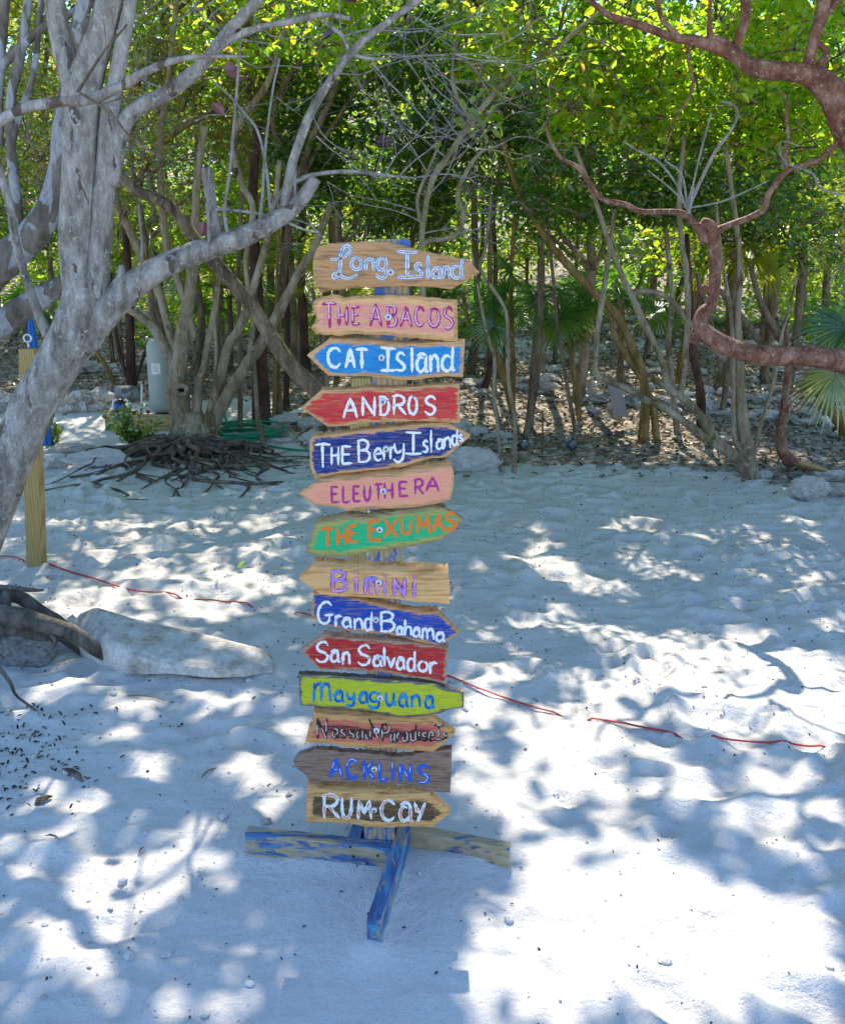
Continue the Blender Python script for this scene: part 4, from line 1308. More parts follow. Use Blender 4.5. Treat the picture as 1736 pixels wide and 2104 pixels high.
# ------------------------------------------------------------------ the many stemmed tree on the right
RY = 7.8
RIGHT = tree('splayed_tree', 'grey tree splaying several long thin stems from one foot at the right of the sand',
    [(1548, 1012, 40), (1546, 985, 32), (1543, 955, 27), (1528, 884, 24), (1520, 806, 20), (1520, 749, 18), (1515, 650, 14), (1520, 545, 13), (1508, 430, 11), (1490, 300, 9)], RY, BARK_TAN,
    [[(1545, 1000, 26), (1515, 947, 20), (1473, 915, 18), (1432, 887, 17), (1380, 848, 16), (1353, 832, 15), (1327, 822, 14), (1290, 800, 14), (1244, 780, 14), (1226, 770, 13), (1222, 752, 12), (1226, 694, 12), (1238, 609, 11), (1248, 544, 10), (1262, 430, 8)],
     [(1540, 980, 26), (1525, 949, 22), (1473, 905, 20), (1437, 853, 18), (1398, 814, 17), (1374, 798, 17), (1359, 741, 13), (1327, 670, 12), (1298, 609, 12), (1258, 519, 11), (1225, 420, 9), (1180, 300, 8)],
     [(1400, 815, 13), (1370, 797, 12), (1340, 776, 9)],
     [(1398, 812, 13), (1402, 790, 12), (1408, 728, 12), (1413, 624, 13), (1408, 545, 12), (1400, 500, 11), (1395, 400, 10), (1405, 280, 8)],
     [(1532, 940, 14), (1508, 895, 12), (1507, 806, 11), (1507, 749, 10), (1500, 640, 9), (1480, 520, 8), (1470, 420, 7)],
     [(1549, 935, 9), (1560, 880, 8), (1590, 780, 7), (1605, 690, 6), (1640, 560, 5)],
     [(1330, 690, 10), (1300, 608, 10), (1345, 600, 12), (1380, 620, 12), (1420, 668, 12), (1490, 740, 14)],
     [(1545, 1005, 14), (1530, 1015, 10), (1500, 1022, 5)], [(1556, 1005, 14), (1575, 1012, 9), (1610, 1022, 5)], [(1550, 1008, 10), (1552, 1025, 7), (1548, 1040, 3)]],
    sides=14, bump=.12, seed=23)

# ------------------------------------------------------------------ the red gumbo limbo at the right edge
GY = 5.5
gb = base_root([(1960, 1180, 1)], GY)
GUM = empty('red_barked_tree', gb, 'peeling red barked tree whose thick limbs reach in from the right edge', 'tree')
b_ = MB(); limb(b_, [(1965, 1230, 130), (1955, 1080, 110), (1950, 900, 104), (1935, 700, 100), (1910, 500, 96), (1880, 330, 90), (1860, 150, 80), (1840, -80, 70)], GY, 18, .09, 40)
b_.build('trunk', BARK_RED, GUM)
GL_ = [[(1940, 780, 60), (1840, 760, 48), (1736, 743, 45), (1666, 731, 41), (1588, 732, 41), (1536, 725, 41), (1484, 707, 39), (1452, 688, 36), (1438, 668, 31), (1442, 645, 27), (1458, 629, 25), (1465, 605, 24), (1468, 572, 25), (1468, 530, 26), (1465, 490, 28), (1455, 465, 30), (1440, 456, 20)],
       [(1448, 500, 22), (1440, 470, 22), (1428, 463, 16), (1398, 437, 13), (1318, 435, 12), (1283, 420, 12), (1238, 410, 11), (1213, 380, 10), (1188, 345, 9), (1153, 325, 8), (1128, 285, 6), (1120, 250, 5)],
       [(1462, 480, 16), (1480, 470, 14), (1563, 435, 13), (1578, 400, 13), (1618, 350, 12), (1678, 330, 11), (1718, 295, 11), (1745, 262, 11), (1800, 200, 12)],
       [(1900, 420, 84), (1800, 330, 80), (1752, 270, 76), (1728, 228, 68), (1708, 190, 62), (1668, 157, 46), (1618, 146, 40), (1548, 140, 36), (1513, 115, 31), (1468, 95, 26), (1418, 82, 22), (1383, 77, 18), (1338, 60, 17), (1283, 42, 15), (1248, 30, 13), (1213, 0, 11), (1195, -30, 10)],
       [(1516, 118, 22), (1513, 98, 21), (1520, 70, 20), (1533, 30, 20), (1528, -20, 20)],
       [(1656, 160, 26), (1660, 130, 23), (1673, 75, 24), (1688, 30, 28), (1692, -20, 30)],
       [(1668, 150, 18), (1690, 125, 20), (1696, 105, 14), (1680, 88, 10)],
       [(1686, 40, 18), (1712, 10, 16), (1730, -20, 14)],
       [(1398, 80, 13), (1375, 58, 12), (1358, 35, 10), (1348, -10, 9)],
       [(1510, 108, 20), (1485, 85, 17), (1460, 75, 14), (1457, 40, 9), (1460, -10, 7)],
       [(1412, 84, 7), (1414, 130, 6), (1424, 175, 6), (1410, 210, 5), (1385, 245, 4), (1372, 290, 4), (1362, 325, 3)],
       [(1616, 355, 10), (1612, 320, 9), (1618, 280, 8), (1615, 240, 6), (1610, 190, 4)],
       [(1440, 668, 26), (1426, 690, 20), (1420, 706, 16)],
       [(1460, 600, 16), (1448, 592, 14), (1442, 588, 10)]]
for i, br in enumerate(GL_):
    b_ = MB(); limb(b_, br, GY, 16 if br[0][2] > 30 else 10, .10, 50 + i)
    b_.build('limb', BARK_RED, GUM)
shoots(GUM, [[(1412, 440, 12), (1418, 410, 10), (1424, 385, 8)], [(1412, 432, 6), (1440, 370, 7), (1470, 310, 7), (1500, 270, 6), (1515, 235, 6), (1505, 215, 5), (1480, 208, 3)],
             [(1410, 430, 5), (1390, 380, 5), (1350, 330, 5), (1310, 310, 4), (1280, 290, 3)], [(1412, 430, 4), (1400, 360, 5), (1365, 330, 4)], [(1414, 425, 4), (1430, 350, 4), (1445, 290, 4), (1461, 232, 3)],
             [(1412, 428, 4), (1480, 415, 4), (1540, 390, 4), (1580, 370, 3)], [(1410, 425, 4), (1380, 390, 4), (1330, 350, 3)], [(1610, 335, 4), (1640, 345, 4), (1670, 358, 5), (1682, 385, 5), (1712, 396, 4), (1740, 400, 4)],
             [(1612, 335, 3), (1600, 310, 3), (1608, 290, 3), (1640, 300, 3)]], GY - .05, TWIG)
CURVE = tree('curved_tree', 'short curved red barked stem bending up from the ground near the right edge',
             [(1760, 985, 26), (1705, 974, 25), (1666, 968, 26), (1627, 950, 25), (1606, 924, 24), (1604, 893, 23), (1609, 853, 20), (1614, 810, 16), (1618, 740, 12), (1612, 660, 9)], 8.1, BARK_RED, seed=29)

# ------------------------------------------------------------------ bare tree behind the signpost, with its tangle of dead twigs
BARE = tree('bare_tree', 'pale bare twigged tree rising behind the top of the signpost',
            [(862, 1020, 16), (866, 800, 14), (868, 600, 13), (866, 500, 12), (872, 440, 12), (888, 370, 13), (918, 325, 13), (968, 250, 14), (1008, 200, 13), (1043, 165, 12), (1093, 130, 10), (1148, 95, 9), (1193, 55, 8), (1240, 20, 6)], 7.1, BARK_GOLD if False else bark('bark_pale_olive', (.17, .13, .07), (.30, .25, .14), (.42, .37, .24), scale=12),
            [[(866, 510, 10), (880, 495, 11), (915, 490, 11), (940, 478, 10), (952, 440, 12), (940, 400, 10), (965, 340, 9), (1000, 300, 7)],
             [(868, 470, 9), (858, 410, 8), (880, 350, 7), (905, 290, 6)],
             [(1043, 165, 8), (1085, 70, 6), (1090, -10, 5)], [(968, 250, 9), (930, 170, 8), (940, 60, 6)]], seed=37)
rg = np.random.RandomState(12)
b_ = MB()
for (u, v, du, dv, L) in [(705, 75, .7, -.1, .8), (735, 115, .9, .0, .8), (800, 118, .8, .25, .7), (830, 116, .8, .4, .7), (760, 120, .5, .5, .7), (650, 280, .4, .3, .4), (560, 420, .6, .2, .5), (850, 366, .8, -.1, .4), (820, 362, .7, -.5, .5), (790, 360, .3, -.8, .5),
                          (690, 150, .8, .3, .6), (640, 230, .7, .4, .5), (780, 60, .8, .1, .6), (830, 20, .8, .3, .6), (700, 60, .6, -.5, .5)]:
    p = at(u, v, 4.6)
    twigs(b_, p, (du, rg.uniform(-.2, .5), -dv), L * .8, .0042, 3, rg, 2 + rg.randint(2), .55, .08)
for (u, v) in [(300, 100), (350, 60), (420, 40), (520, 30), (560, 90), (330, 180), (400, 250), (250, 60), (180, 30), (620, 140), (570, 200), (660, 60)]:
    twigs(b_, at(u, v, rg.uniform(4.7, 5.4)), (rg.uniform(-1, 1), rg.uniform(-.3, .6), rg.uniform(-.6, .8)), .5, .0042, 2, rg, 3, .55, .05)
b_.build('twig', TWIG, GREY)
b_ = MB()
for (u, v, du, dv, L) in [(888, 370, -.5, .5, .9), (872, 440, -.8, .3, .9), (918, 325, -.6, .6, .9), (900, 350, .5, .6, .8), (968, 250, -.5, .7, .9), (868, 480, .9, .1, .7), (940, 480, .7, .3, .6), (952, 440, .7, -.3, .5), (1008, 200, -.5, .5, .8), (880, 400, .8, .4, .8), (930, 300, .7, .1, .7), (870, 460, -.7, .6, .7), (990, 310, .8, .2, .6)]:
    twigs(b_, at(u, v, 7.1), (du, rg.uniform(-.5, .2), dv), L * .8, .006, 3, rg, 2 + rg.randint(2), .6, .1)
b_.build('twig', TWIG, BARE)

rg = np.random.RandomState(44)
b_ = MB()
for i in range(26):
    u, v = rg.uniform(-20, 330), rg.uniform(180, 560)
    twigs(b_, at(u, v, rg.uniform(8, 9.8)), (rg.uniform(-1, 1), rg.uniform(-.4, .4), rg.uniform(-.2, .8)), .9, .009, 2, rg, 3, .6, .1, 4)
b_.build('twig', BARK_BROWN, LEAN)

# ------------------------------------------------------------------ trees of the wood behind that can be told apart
WOODTREES = []
def wtree(label, pts, Y, m, branches=(), name='wood_tree', seed=0, **kw):
    g0 = None
    p0 = pts[0]
    gp = ground(p0[0], p0[1])
    Yg = gp[1] if Y is None else Y
    t = tree(name, label, pts, Yg, m, branches, 'trees of the wood behind the sand', seed=seed, **kw)
    WOODTREES.append(t)
    return t
wtree('golden brown trunk leaning left, standing between the dry stone wall and the splayed tree', [(1322, 908, 24), (1324, 834, 18), (1320, 768, 18), (1296, 709, 18), (1269, 651, 18), (1228, 609, 17), (1148, 524, 16), (1110, 470, 14), (1060, 380, 12), (1030, 280, 9)], None, BARK_GOLD,
      [[(1349, 908, 17), (1341, 837, 13), (1325, 790, 11), (1306, 762, 12), (1277, 715, 15), (1261, 683, 13), (1250, 640, 9)]], seed=61)
wtree('slim mossy trunk leaning right, left of the yellow green young palm', [(1078, 903, 15), (1096, 821, 12), (1107, 747, 11), (1110, 688, 11), (1110, 620, 11), (1112, 560, 10)], None, BARK_BROWN, seed=62)
wtree('very thin bent stem just left of the yellow green young palm', [(1176, 905, 7), (1179, 874, 8), (1163, 781, 8), (1150, 701, 8), (1141, 635, 8), (1135, 560, 7), (1120, 420, 6)], None, BARK_BROWN, seed=63)
wtree('sunlit golden trunks twisted together right of the blue arrow boards', [(1054, 850, 15), (1038, 784, 15), (1016, 720, 15), (987, 696, 12), (963, 664, 10), (950, 600, 8)], None, BARK_GOLD,
      [[(1052, 850, 13), (1054, 755, 12), (1051, 675, 10), (1050, 560, 9), (1060, 420, 8)], [(1020, 730, 9), (1016, 690, 9), (1010, 620, 8)]], seed=64)
wtree('dark reddish trunk behind the golden twisted trunks', [(992, 812, 18), (1006, 755, 12), (1011, 701, 11), (1014, 635, 10), (1018, 540, 9), (1010, 400, 8)], None, BARK_DARK, seed=65)
wtree('thin pale sapling standing at the edge of the sand beside the white boulder', [(1030, 969, 8), (1022, 874, 7), (1014, 808, 7), (1016, 741, 7), (1000, 683, 7), (993, 651, 6), (985, 610, 5), (970, 520, 4)], None, BARK_TAN, seed=66, bump=.05)
wtree('thin grey sapling at the edge of the sand, right of the pale sapling', [(1056, 974, 9), (1058, 874, 8), (1054, 842, 8), (1043, 768, 8), (1043, 688, 8), (1035, 629, 7), (988, 554, 7), (998, 505, 6), (1010, 400, 5)], None, BARK_TAN, seed=67, bump=.05)
wtree('tan trunk standing between the golden leaning trunk and the dark split trunk', [(1392, 893, 15), (1383, 820, 12), (1378, 760, 12), (1372, 700, 12), (1380, 620, 11), (1372, 520, 10), (1360, 380, 8)], None, BARK_TAN, seed=68)
wtree('dark split trunk with a red wound behind the splayed tree', [(1436, 898, 22), (1440, 850, 18), (1436, 790, 18), (1426, 740, 16), (1420, 690, 14), (1418, 600, 12), (1410, 480, 10)], None, BARK_DARK, seed=69)
wtree('leaning dark trunk with limbs behind the red elbow limb', [(1480, 850, 12), (1490, 800, 14), (1478, 745, 12), (1470, 700, 12), (1452, 640, 10), (1430, 560, 9)], None, BARK_BROWN,
      [[(1560, 700, 14), (1530, 660, 13), (1490, 610, 12), (1470, 590, 10)], [(1640, 760, 14), (1600, 690, 16), (1570, 640, 15), (1555, 600, 12), (1540, 540, 10)]], seed=70)
wtree('brown trunk leaning left at the far right edge under the palm fan', [(1745, 905, 30), (1720, 860, 26), (1690, 820, 22), (1680, 790, 18), (1690, 700, 14)], None, BARK_GOLD, seed=71)
wtree('thick dark red trunk right of the rooted tree', [(538, 876, 40), (536, 783, 35), (533, 724, 32), (530, 640, 28), (525, 540, 24), (520, 400, 20), (530, 250, 16)], None, BARK_DARK, seed=72)
wtree('short leaning tan stem between the green hose and the stacked grey rocks', [(546, 922, 15), (536, 890, 12), (530, 855, 11), (526, 800, 9), (520, 720, 8)], None, BARK_BROWN, seed=73)
wtree('dark trunk just left of the red arrow board', [(630, 778, 22), (623, 664, 19), (620, 560, 17), (622, 430, 14), (640, 300, 12)], None, BARK_DARK, seed=74)
wtree('slender dark trunk between the thick dark red trunk and the arrow boards', [(588, 842, 13), (590, 664, 12), (588, 560, 11), (580, 400, 10)], None, BARK_DARK, seed=75)
wtree('straight reddish trunk left of the water tank', [(272, 808, 20), (267, 664, 18), (264, 560, 16), (255, 430, 13)], None, BARK_DARK,
      [[(270, 800, 9), (250, 738, 8), (236, 664, 8), (228, 560, 7)], [(275, 795, 8), (290, 750, 7), (300, 720, 5)]], seed=76)
wtree('small leaning stem at the left of the reddish trunk', [(242, 803, 10), (220, 755, 9), (195, 718, 9), (160, 660, 8), (120, 600, 7)], None, BARK_GOLD, seed=77)
wtree('mossy pole straight stem behind the right stem of the rooted tree', [(494, 887, 11), (494, 709, 10), (490, 560, 9), (498, 380, 8)], None, BARK_BROWN, seed=78)
wtree('thin tan stem right of the thick dark red trunk', [(563, 857, 9), (566, 753, 8), (570, 560, 7), (575, 420, 6)], None, BARK_GOLD, seed=79)
wtree('arching brown limbed tree high behind the grey trunk', [(330, 870, 12), (320, 700, 12), (300, 520, 13), (285, 400, 14), (300, 340, 14), (350, 280, 14), (415, 240, 13), (470, 225, 10)], 11.5, BARK_BROWN,
      [[(285, 410, 12), (270, 300, 12), (300, 95, 11), (350, 40, 10), (395, -10, 9)], [(350, 285, 10), (400, 160, 9), (430, 20, 8)]], seed=80)
wtree('twin brown stems leaning right behind the pale upright stem', [(575, 860, 14), (570, 700, 14), (590, 500, 16), (615, 370, 17), (640, 290, 16), (670, 225, 15), (712, 110, 13), (740, -20, 11)], 10.5, BARK_BROWN,
      [[(600, 430, 10), (640, 330, 10), (690, 250, 9), (740, 180, 7), (800, 140, 5)], [(620, 360, 10), (560, 250, 11), (620, 125, 11), (720, 95, 10), (790, 70, 9), (868, 25, 7)]], seed=81)

# ------------------------------------------------------------------ generic thin trees of the wood: a few kinds, copied
WOODL = ['slender brown trunk with mid green crown deep in the wood', 'slender tan trunk with dark green crown deep in the wood', 'slender golden trunk with bright crown deep in the wood',
         'slender tan trunk with olive crown deep in the wood', 'tall brown trunk with dark green crown deep in the wood', 'short tan stem with mid green crown deep in the wood']
def wood_proto(seed, m, leafm, h, r, nleaf, lsize):
    rg = np.random.RandomState(seed)
    root = empty('slender_tree', (0, 0, 0), WOODL[seed - 201], 'tree', 'slender trees deep in the wood')
    t = MB()
    n = 7
    P = np.zeros((n, 3)); P[:, 2] = np.linspace(-.2, h, n)
    P[:, 0] = np.cumsum(rg.normal(0, .12, n)); P[:, 1] = np.cumsum(rg.normal(0, .08, n)); P[0, :2] = 0
    P[:, :2] -= P[0, :2]
    t.tube(P, np.linspace(r, r * .4, n) * np.r_[1.35, np.ones(n - 1)], 9, 0, .12, seed)
    clumps = []
    for k in range(rg.randint(5, 8)):
        i = rg.randint(2, n - 1)
        d = np.array([rg.normal(0, 1), rg.normal(0, .7), rg.uniform(.5, 1.4)]); d /= np.linalg.norm(d)
        L = rg.uniform(.7, 1.6)
        q = P[i] + d * L * .5 + rg.normal(0, .08, 3); e = P[i] + d * L
        t.tube([P[i], q, e], [r * .5, r * .35, r * .18], 6, 0, .1, k)
        clumps.append((e, (.55, .55, .4), nleaf // 8)); clumps.append((q, (.4, .4, .3), nleaf // 14))
    for k in range(4):
        clumps.append((P[-1] + rg.normal(0, .5, 3), (.6, .6, .45), nleaf // 10))
    t.build('trunk', m, root)
    Pq = clump_points(clumps, rg)
    Pq = Pq[rg.uniform(0, 1, len(Pq)) < .32]
    leaf_object('crown', Pq, lsize, leafm, root, rg)
    return root

def copy_thing(src, loc, rz=0.0, sc=1.0, label=None, group=None):
    c = src.copy(); COL.objects.link(c)
    c.location = tuple(loc); c.rotation_euler = (0, 0, rz); c.scale = (sc, sc, sc) if np.isscalar(sc) else sc
    if label: c['label'] = label
    if group: c['group'] = group
    for ch in src.children:
        d = ch.copy(); COL.objects.link(d); d.parent = c
    return c

rg = np.random.RandomState(77)
protos = [wood_proto(201, BARK_BROWN, LEAF_MID, 4.6, .055, 2600, .085), wood_proto(202, BARK_TAN, LEAF_DARK, 5.2, .07, 2800, .085), wood_proto(203, BARK_GOLD, LEAF_BRIGHT, 4.2, .045, 2400, .085),
          wood_proto(204, BARK_TAN, LEAF_OLIVE, 4.8, .05, 2600, .075), wood_proto(205, BARK_BROWN, LEAF_DARK, 5.6, .06, 3000, .085), wood_proto(206, BARK_TAN, LEAF_MID, 3.6, .035, 2200, .08)]
used = [False] * len(protos)
for i in range(56):
    Y = 11.5 + 14 * ((i * .618034) % 1.0)
    half = .47 * Y
    x = -half + 2 * half * ((i * .7548777) % 1.0)
    if abs(x - TREE_C[0]) < 1.0 and Y < 11.6: continue
    if -3.4 < x < -1.2 and Y < 12.5: continue
    k = rg.randint(len(protos))
    z = float(base_z(x, Y))
    if not used[k]:
        used[k] = True
        protos[k].location = (x, Y, z); protos[k].rotation_euler = (0, 0, rg.uniform(0, 6.28))
    else:
        copy_thing(protos[k], (x, Y, z), rg.uniform(0, 6.28), rg.uniform(.8, 1.25))

for i in range(30):                                  # the wood goes on to both sides of the view
    Y = rg.uniform(10, 19); x = Y * rg.uniform(.55, 1.05) * (1 if i % 2 else -1)
    copy_thing(protos[rg.randint(len(protos))], (x, Y, float(base_z(x, Y))), rg.uniform(0, 6.28), rg.uniform(.9, 1.3))

# ------------------------------------------------------------------ crowns of the nearer trees
def px_clump(u, v, Y, ru, rv, n, ry=.5):
    p = at(u, v, Y)
    s = depth(p) / F
    return (p, (ru * s, ry, rv * s), n)

rg = np.random.RandomState(8)
def scatter(u0, v0, u1, v1, Y0, Y1, count, ru, rv, n):
    out = []
    for _ in range(count):
        out.append(px_clump(rg.uniform(u0, u1), rg.uniform(v0, v1), rg.uniform(Y0, Y1), ru * rg.uniform(.6, 1.3), rv * rg.uniform(.6, 1.3), n))
    return out

def crown(root, clumps, size, m, seed, name='crown', keep=.15, **kw):
    r_ = np.random.RandomState(seed)
    P = thin_by_gaps(clump_points(clumps, r_), r_, keep)
    if len(clumps) > 5:
        t = MB()
        for (c, rr, n) in clumps:
            d0 = r_.normal(0, 1, 3) * [1, .6, .5] + [0, .2, .5]
            a_ = np.asarray(c) - d0 / np.linalg.norm(d0) * rr * 1.2
            for k in range(3):
                e = np.asarray(c) + r_.normal(0, .6, 3) * rr
                t.tube([a_, (a_ + e) / 2 + r_.normal(0, .12, 3) * rr, e], [.008, .006, .0025], 4, 0, 0, 0, False, 3)
        t.build('twig', BARK_BROWN, root)
    return leaf_object(name, P, size, m, root, r_, **kw)

crown(BARE, scatter(960, -60, 1330, 250, 6.8, 8.4, 48, 62, 40, 110), .075, LEAF_BRIGHT, 301)
crown(RIGHT, scatter(1180, 40, 1560, 270, 7.6, 9.6, 56, 72, 44, 150) , .070, LEAF_BRIGHT, 302)
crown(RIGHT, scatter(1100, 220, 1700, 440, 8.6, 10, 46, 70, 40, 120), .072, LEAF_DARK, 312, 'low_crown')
crown(GUM, scatter(1400, -60, 1760, 190, 6.4, 8.2, 34, 62, 38, 80) + scatter(1540, 130, 1780, 330, 7.4, 9.2, 30, 66, 44, 120), .070, LEAF_BRIGHT, 303)
crown(WOODTREES[0], scatter(900, 120, 1300, 470, 10.4, 12, 60, 70, 50, 200), .085, LEAF_DARK, 304)
crown(WOODTREES[8], scatter(1280, 280, 1736, 520, 10.6, 12.5, 52, 70, 44, 170), .085, LEAF_DARK, 305)
crown(WOODTREES[20], scatter(560, 60, 960, 470, 10.6, 12.2, 60, 70, 50, 190), .085, LEAF_DARK, 306)
crown(WOODTREES[19], scatter(250, -40, 640, 330, 10.8, 12.6, 56, 60, 44, 140), .078, LEAF_OLIVE, 307)
crown(LEAN, scatter(-60, -60, 420, 420, 8.4, 10.5, 36, 60, 46, 90), .07, LEAF_OLIVE, 308)
crown(WOODTREES[15], scatter(150, 360, 560, 560, 12.5, 14.5, 40, 60, 36, 120), .08, LEAF_MID, 309)
crown(MID, scatter(380, -60, 760, 160, 8.8, 10.5, 30, 60, 40, 110), .08, LEAF_BRIGHT, 310)
b = rg
# single larger leaves hanging near the low limb
for q_ in [(482, 165), (456, 142), (420, 455), (485, 345), (505, 45), (806, 285), (455, 410), (690, 65), (735, 8), (440, 210)]:
    crown(GREY, [px_clump(q_[0], q_[1], 4.7, 3, 3, 1, .05)], .075, LEAF_RED, 311 + q_[0], 'leaf', keep=1, width=.8)

# unseen crowns overhead, outside the picture, placed and shaped to shade the sand
def overhead(root, x0, x1, n, m, seed, name='crown', g0=-.6, g1=4.8, h0=4.2, h1=6.6):
    r_ = np.random.RandomState(seed)
    cl = []
    for _ in range(n // 40):
        gx, gy = r_.uniform(x0, x1), r_.uniform(g0, g1)
        h = r_.uniform(h0, h1)
        c = np.array([gx, gy, 0]) + SV * (h / SV[2])
        cl.append((c, (.36, .36, .22), 40))
    P = clump_points(cl, r_)
    P = thin_by_gaps(P, r_, 0)
    u, v = to_px(P)
    P = P[v < -25]
    return leaf_object(name, P, .11, m, root, r_, flat=.75)
overhead(GREY, -4.2, .5, 44000, LEAF_MID, 401, 'shade_crown')
overhead(GUM, .5, 4.4, 38000, LEAF_MID, 402, 'shade_crown')
overhead(LEAN, -4.4, .2, 9000, LEAF_MID, 403, 'shade_crown', 4.7, 8.2, 5.3, 6.6)
overhead(BARE, .1, 1.5, 9000, LEAF_MID, 404, 'shade_crown', 4.9, 8.2, 5.3, 6.4)
overhead(RIGHT, 1.4, 4.2, 6000, LEAF_MID, 405, 'shade_crown', 6.6, 8.4, 5.4, 6.4)

# ------------------------------------------------------------------ the mass of the wood farther back
rg = np.random.RandomState(19)
def mass(n_cl, Y0, Y1, h0, h1, r, n, wide=(0, .52)):
    out = []
    for _ in range(n_cl):
        Y = rg.uniform(Y0, Y1)
        x = rg.uniform(*wide) * Y * (1 if rg.rand() < .5 else -1)
        z = float(base_z(x, Y)) + rg.uniform(h0, h1) * Y / 18
        out.append((np.array([x, Y, z]), (r * Y / 18, r * .8, r * .7 * Y / 18), n))
    return out
P = thin_wood(clump_points(mass(420, 15, 21, 1.7, 7.0, .8, 190), rg), rg, .25)
P = np.concatenate([P[rg.uniform(0, 1, len(P)) < .8], clump_points(mass(300, 12, 24, .3, 6.5, .9, 130, (.54, 1.3)), rg)])
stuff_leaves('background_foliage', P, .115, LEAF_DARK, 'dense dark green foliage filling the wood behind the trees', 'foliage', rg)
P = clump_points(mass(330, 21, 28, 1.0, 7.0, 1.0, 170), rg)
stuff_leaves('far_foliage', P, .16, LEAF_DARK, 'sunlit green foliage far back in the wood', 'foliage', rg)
P = clump_points(mass(110, 22, 30, -.2, 1.6, .8, 150), rg)
stuff_leaves('undergrowth', P, .15, LEAF_BRIGHT, 'bright green undergrowth at the back of the wood', 'undergrowth', rg)

P = clump_points(mass(70, 16.5, 21, -.1, 1.5, .6, 150), rg)
stuff_leaves('undergrowth', P, .11, LEAF_BRIGHT, 'light green low growth between the trunks of the wood', 'undergrowth', rg)

# ------------------------------------------------------------------ fan palms
def fan(mb, c, axis_, nrm, rad, n, rg, spread=250, droop=.25, wid=.055):
    axis_ = np.asarray(axis_, float); axis_ /= np.linalg.norm(axis_)
    nrm = np.asarray(nrm, float); nrm = nrm - axis_ * np.dot(nrm, axis_); nrm /= np.linalg.norm(nrm)
    side = np.cross(axis_, nrm)
    for i in range(n):
        a = R(-spread / 2 + spread * i / (n - 1)) + rg.normal(0, .02)
        d = axis_ * math.cos(a) + side * math.sin(a)
        s = np.cross(d, nrm)
        L = rad * rg.uniform(.88, 1.08) * (1 - .25 * abs(2 * i / (n - 1) - 1))
        w = wid * rad * 1.25
        V = []
        for t, ww in ((.02, .25), (.35, 1.0), (.7, .7), (1.0, .05)):
            dn = np.array([0, 0, -droop * L * t * t])
            b0 = c + d * L * t + dn + nrm * .06 * L * math.sin(t * 2.2)
            V += [b0 - s * w * ww * .5 + nrm * w * .18 * ww, b0, b0 + s * w * ww * .5 + nrm * w * .18 * ww]
        Fq = []
        for k in range(3):
            Fq += [(k * 3, k * 3 + 1, k * 3 + 4, k * 3 + 3), (k * 3 + 1, k * 3 + 2, k * 3 + 5, k * 3 + 4)]
        mb.add(V, Fq, 0, False)

def palm(name, label, foot, top, r, leaves_, m, trunkm, seed, group=None, skirt=0):
    rg = np.random.RandomState(seed)
    root = empty(name, (foot[0], foot[1], float(base_z(foot[0], foot[1]))), label, 'palm', group)
    t = MB()
    mid = (np.asarray(foot) + np.asarray(top)) / 2 + rg.normal(0, .02, 3)
    t.tube([np.asarray(foot) - np.array([0, 0, .05]), mid, top], [r * 1.15, r, r * 1.1], 10, 0, .16, seed)
    t.build('trunk', trunkm, root)
    top = np.asarray(top)
    for lv in leaves_:
        d, pl, rad, mm = lv[:4]
        d = np.asarray(d, float); d /= np.linalg.norm(d)
        c = top + d * pl + np.array([0, 0, -.06 * pl])
        lf = MB()
        lf.tube([top, top + d * pl * .5 + np.array([0, 0, .02]), c], [.010, .008, .006], 5, 0, 0, 0, False, 3)
        nrm = np.array([rg.normal(0, .3), -.75, .65 + rg.normal(0, .2)])
        if len(lv) > 4: fan(lf, c, np.array(lv[4]), np.array([0.1, -.8, .5]), rad, lv[5], rg, lv[6])
        else: fan(lf, c, d + np.array([0, 0, -.1]), nrm, rad, 26, rg)
        lf.build('palm_leaf', mm or m, root)
    return root

def rand_leaves(rg, n, pl, rad, low=-.3):
    out = []
    for i in range(n):
        a = 2 * math.pi * (i + rg.uniform(-.3, .3)) / n
        out.append(((math.cos(a), math.sin(a) * .8, rg.uniform(low, 1.0)), pl * rg.uniform(.7, 1.2), rad * rg.uniform(.8, 1.15), None))
    return out
rg = np.random.RandomState(33)
g0 = ground(1193, 868)
yp = palm('young_palm', 'young palm with a lime green fan leaf beside the dry stone wall', g0, at(1170, 695, g0[1]), .028,
          [((-.25, -.3, 1), .15, .24, None), ((.6, -.1, .6), .16, .20, None), ((-.7, .2, .4), .14, .2, None), ((.3, .5, .9), .2, .22, None), ((.5, -.5, .1), .12, .2, PALM_DRY), ((-.4, -.4, -.2), .1, .18, PALM_DRY)], PALM_LIME, BARK_GOLD, 91)
g0 = ground(1130, 905); g0 = g0 + np.array([0, .6, 0])
palm('fan_palm', 'dark fan palm crowning the slim mossy trunk', ground(1086, 880), at(1108, 610, ground(1086, 880)[1]), .04, rand_leaves(rg, 11, .45, .42, -.7), PALM_GREEN, BARK_BROWN, 92)
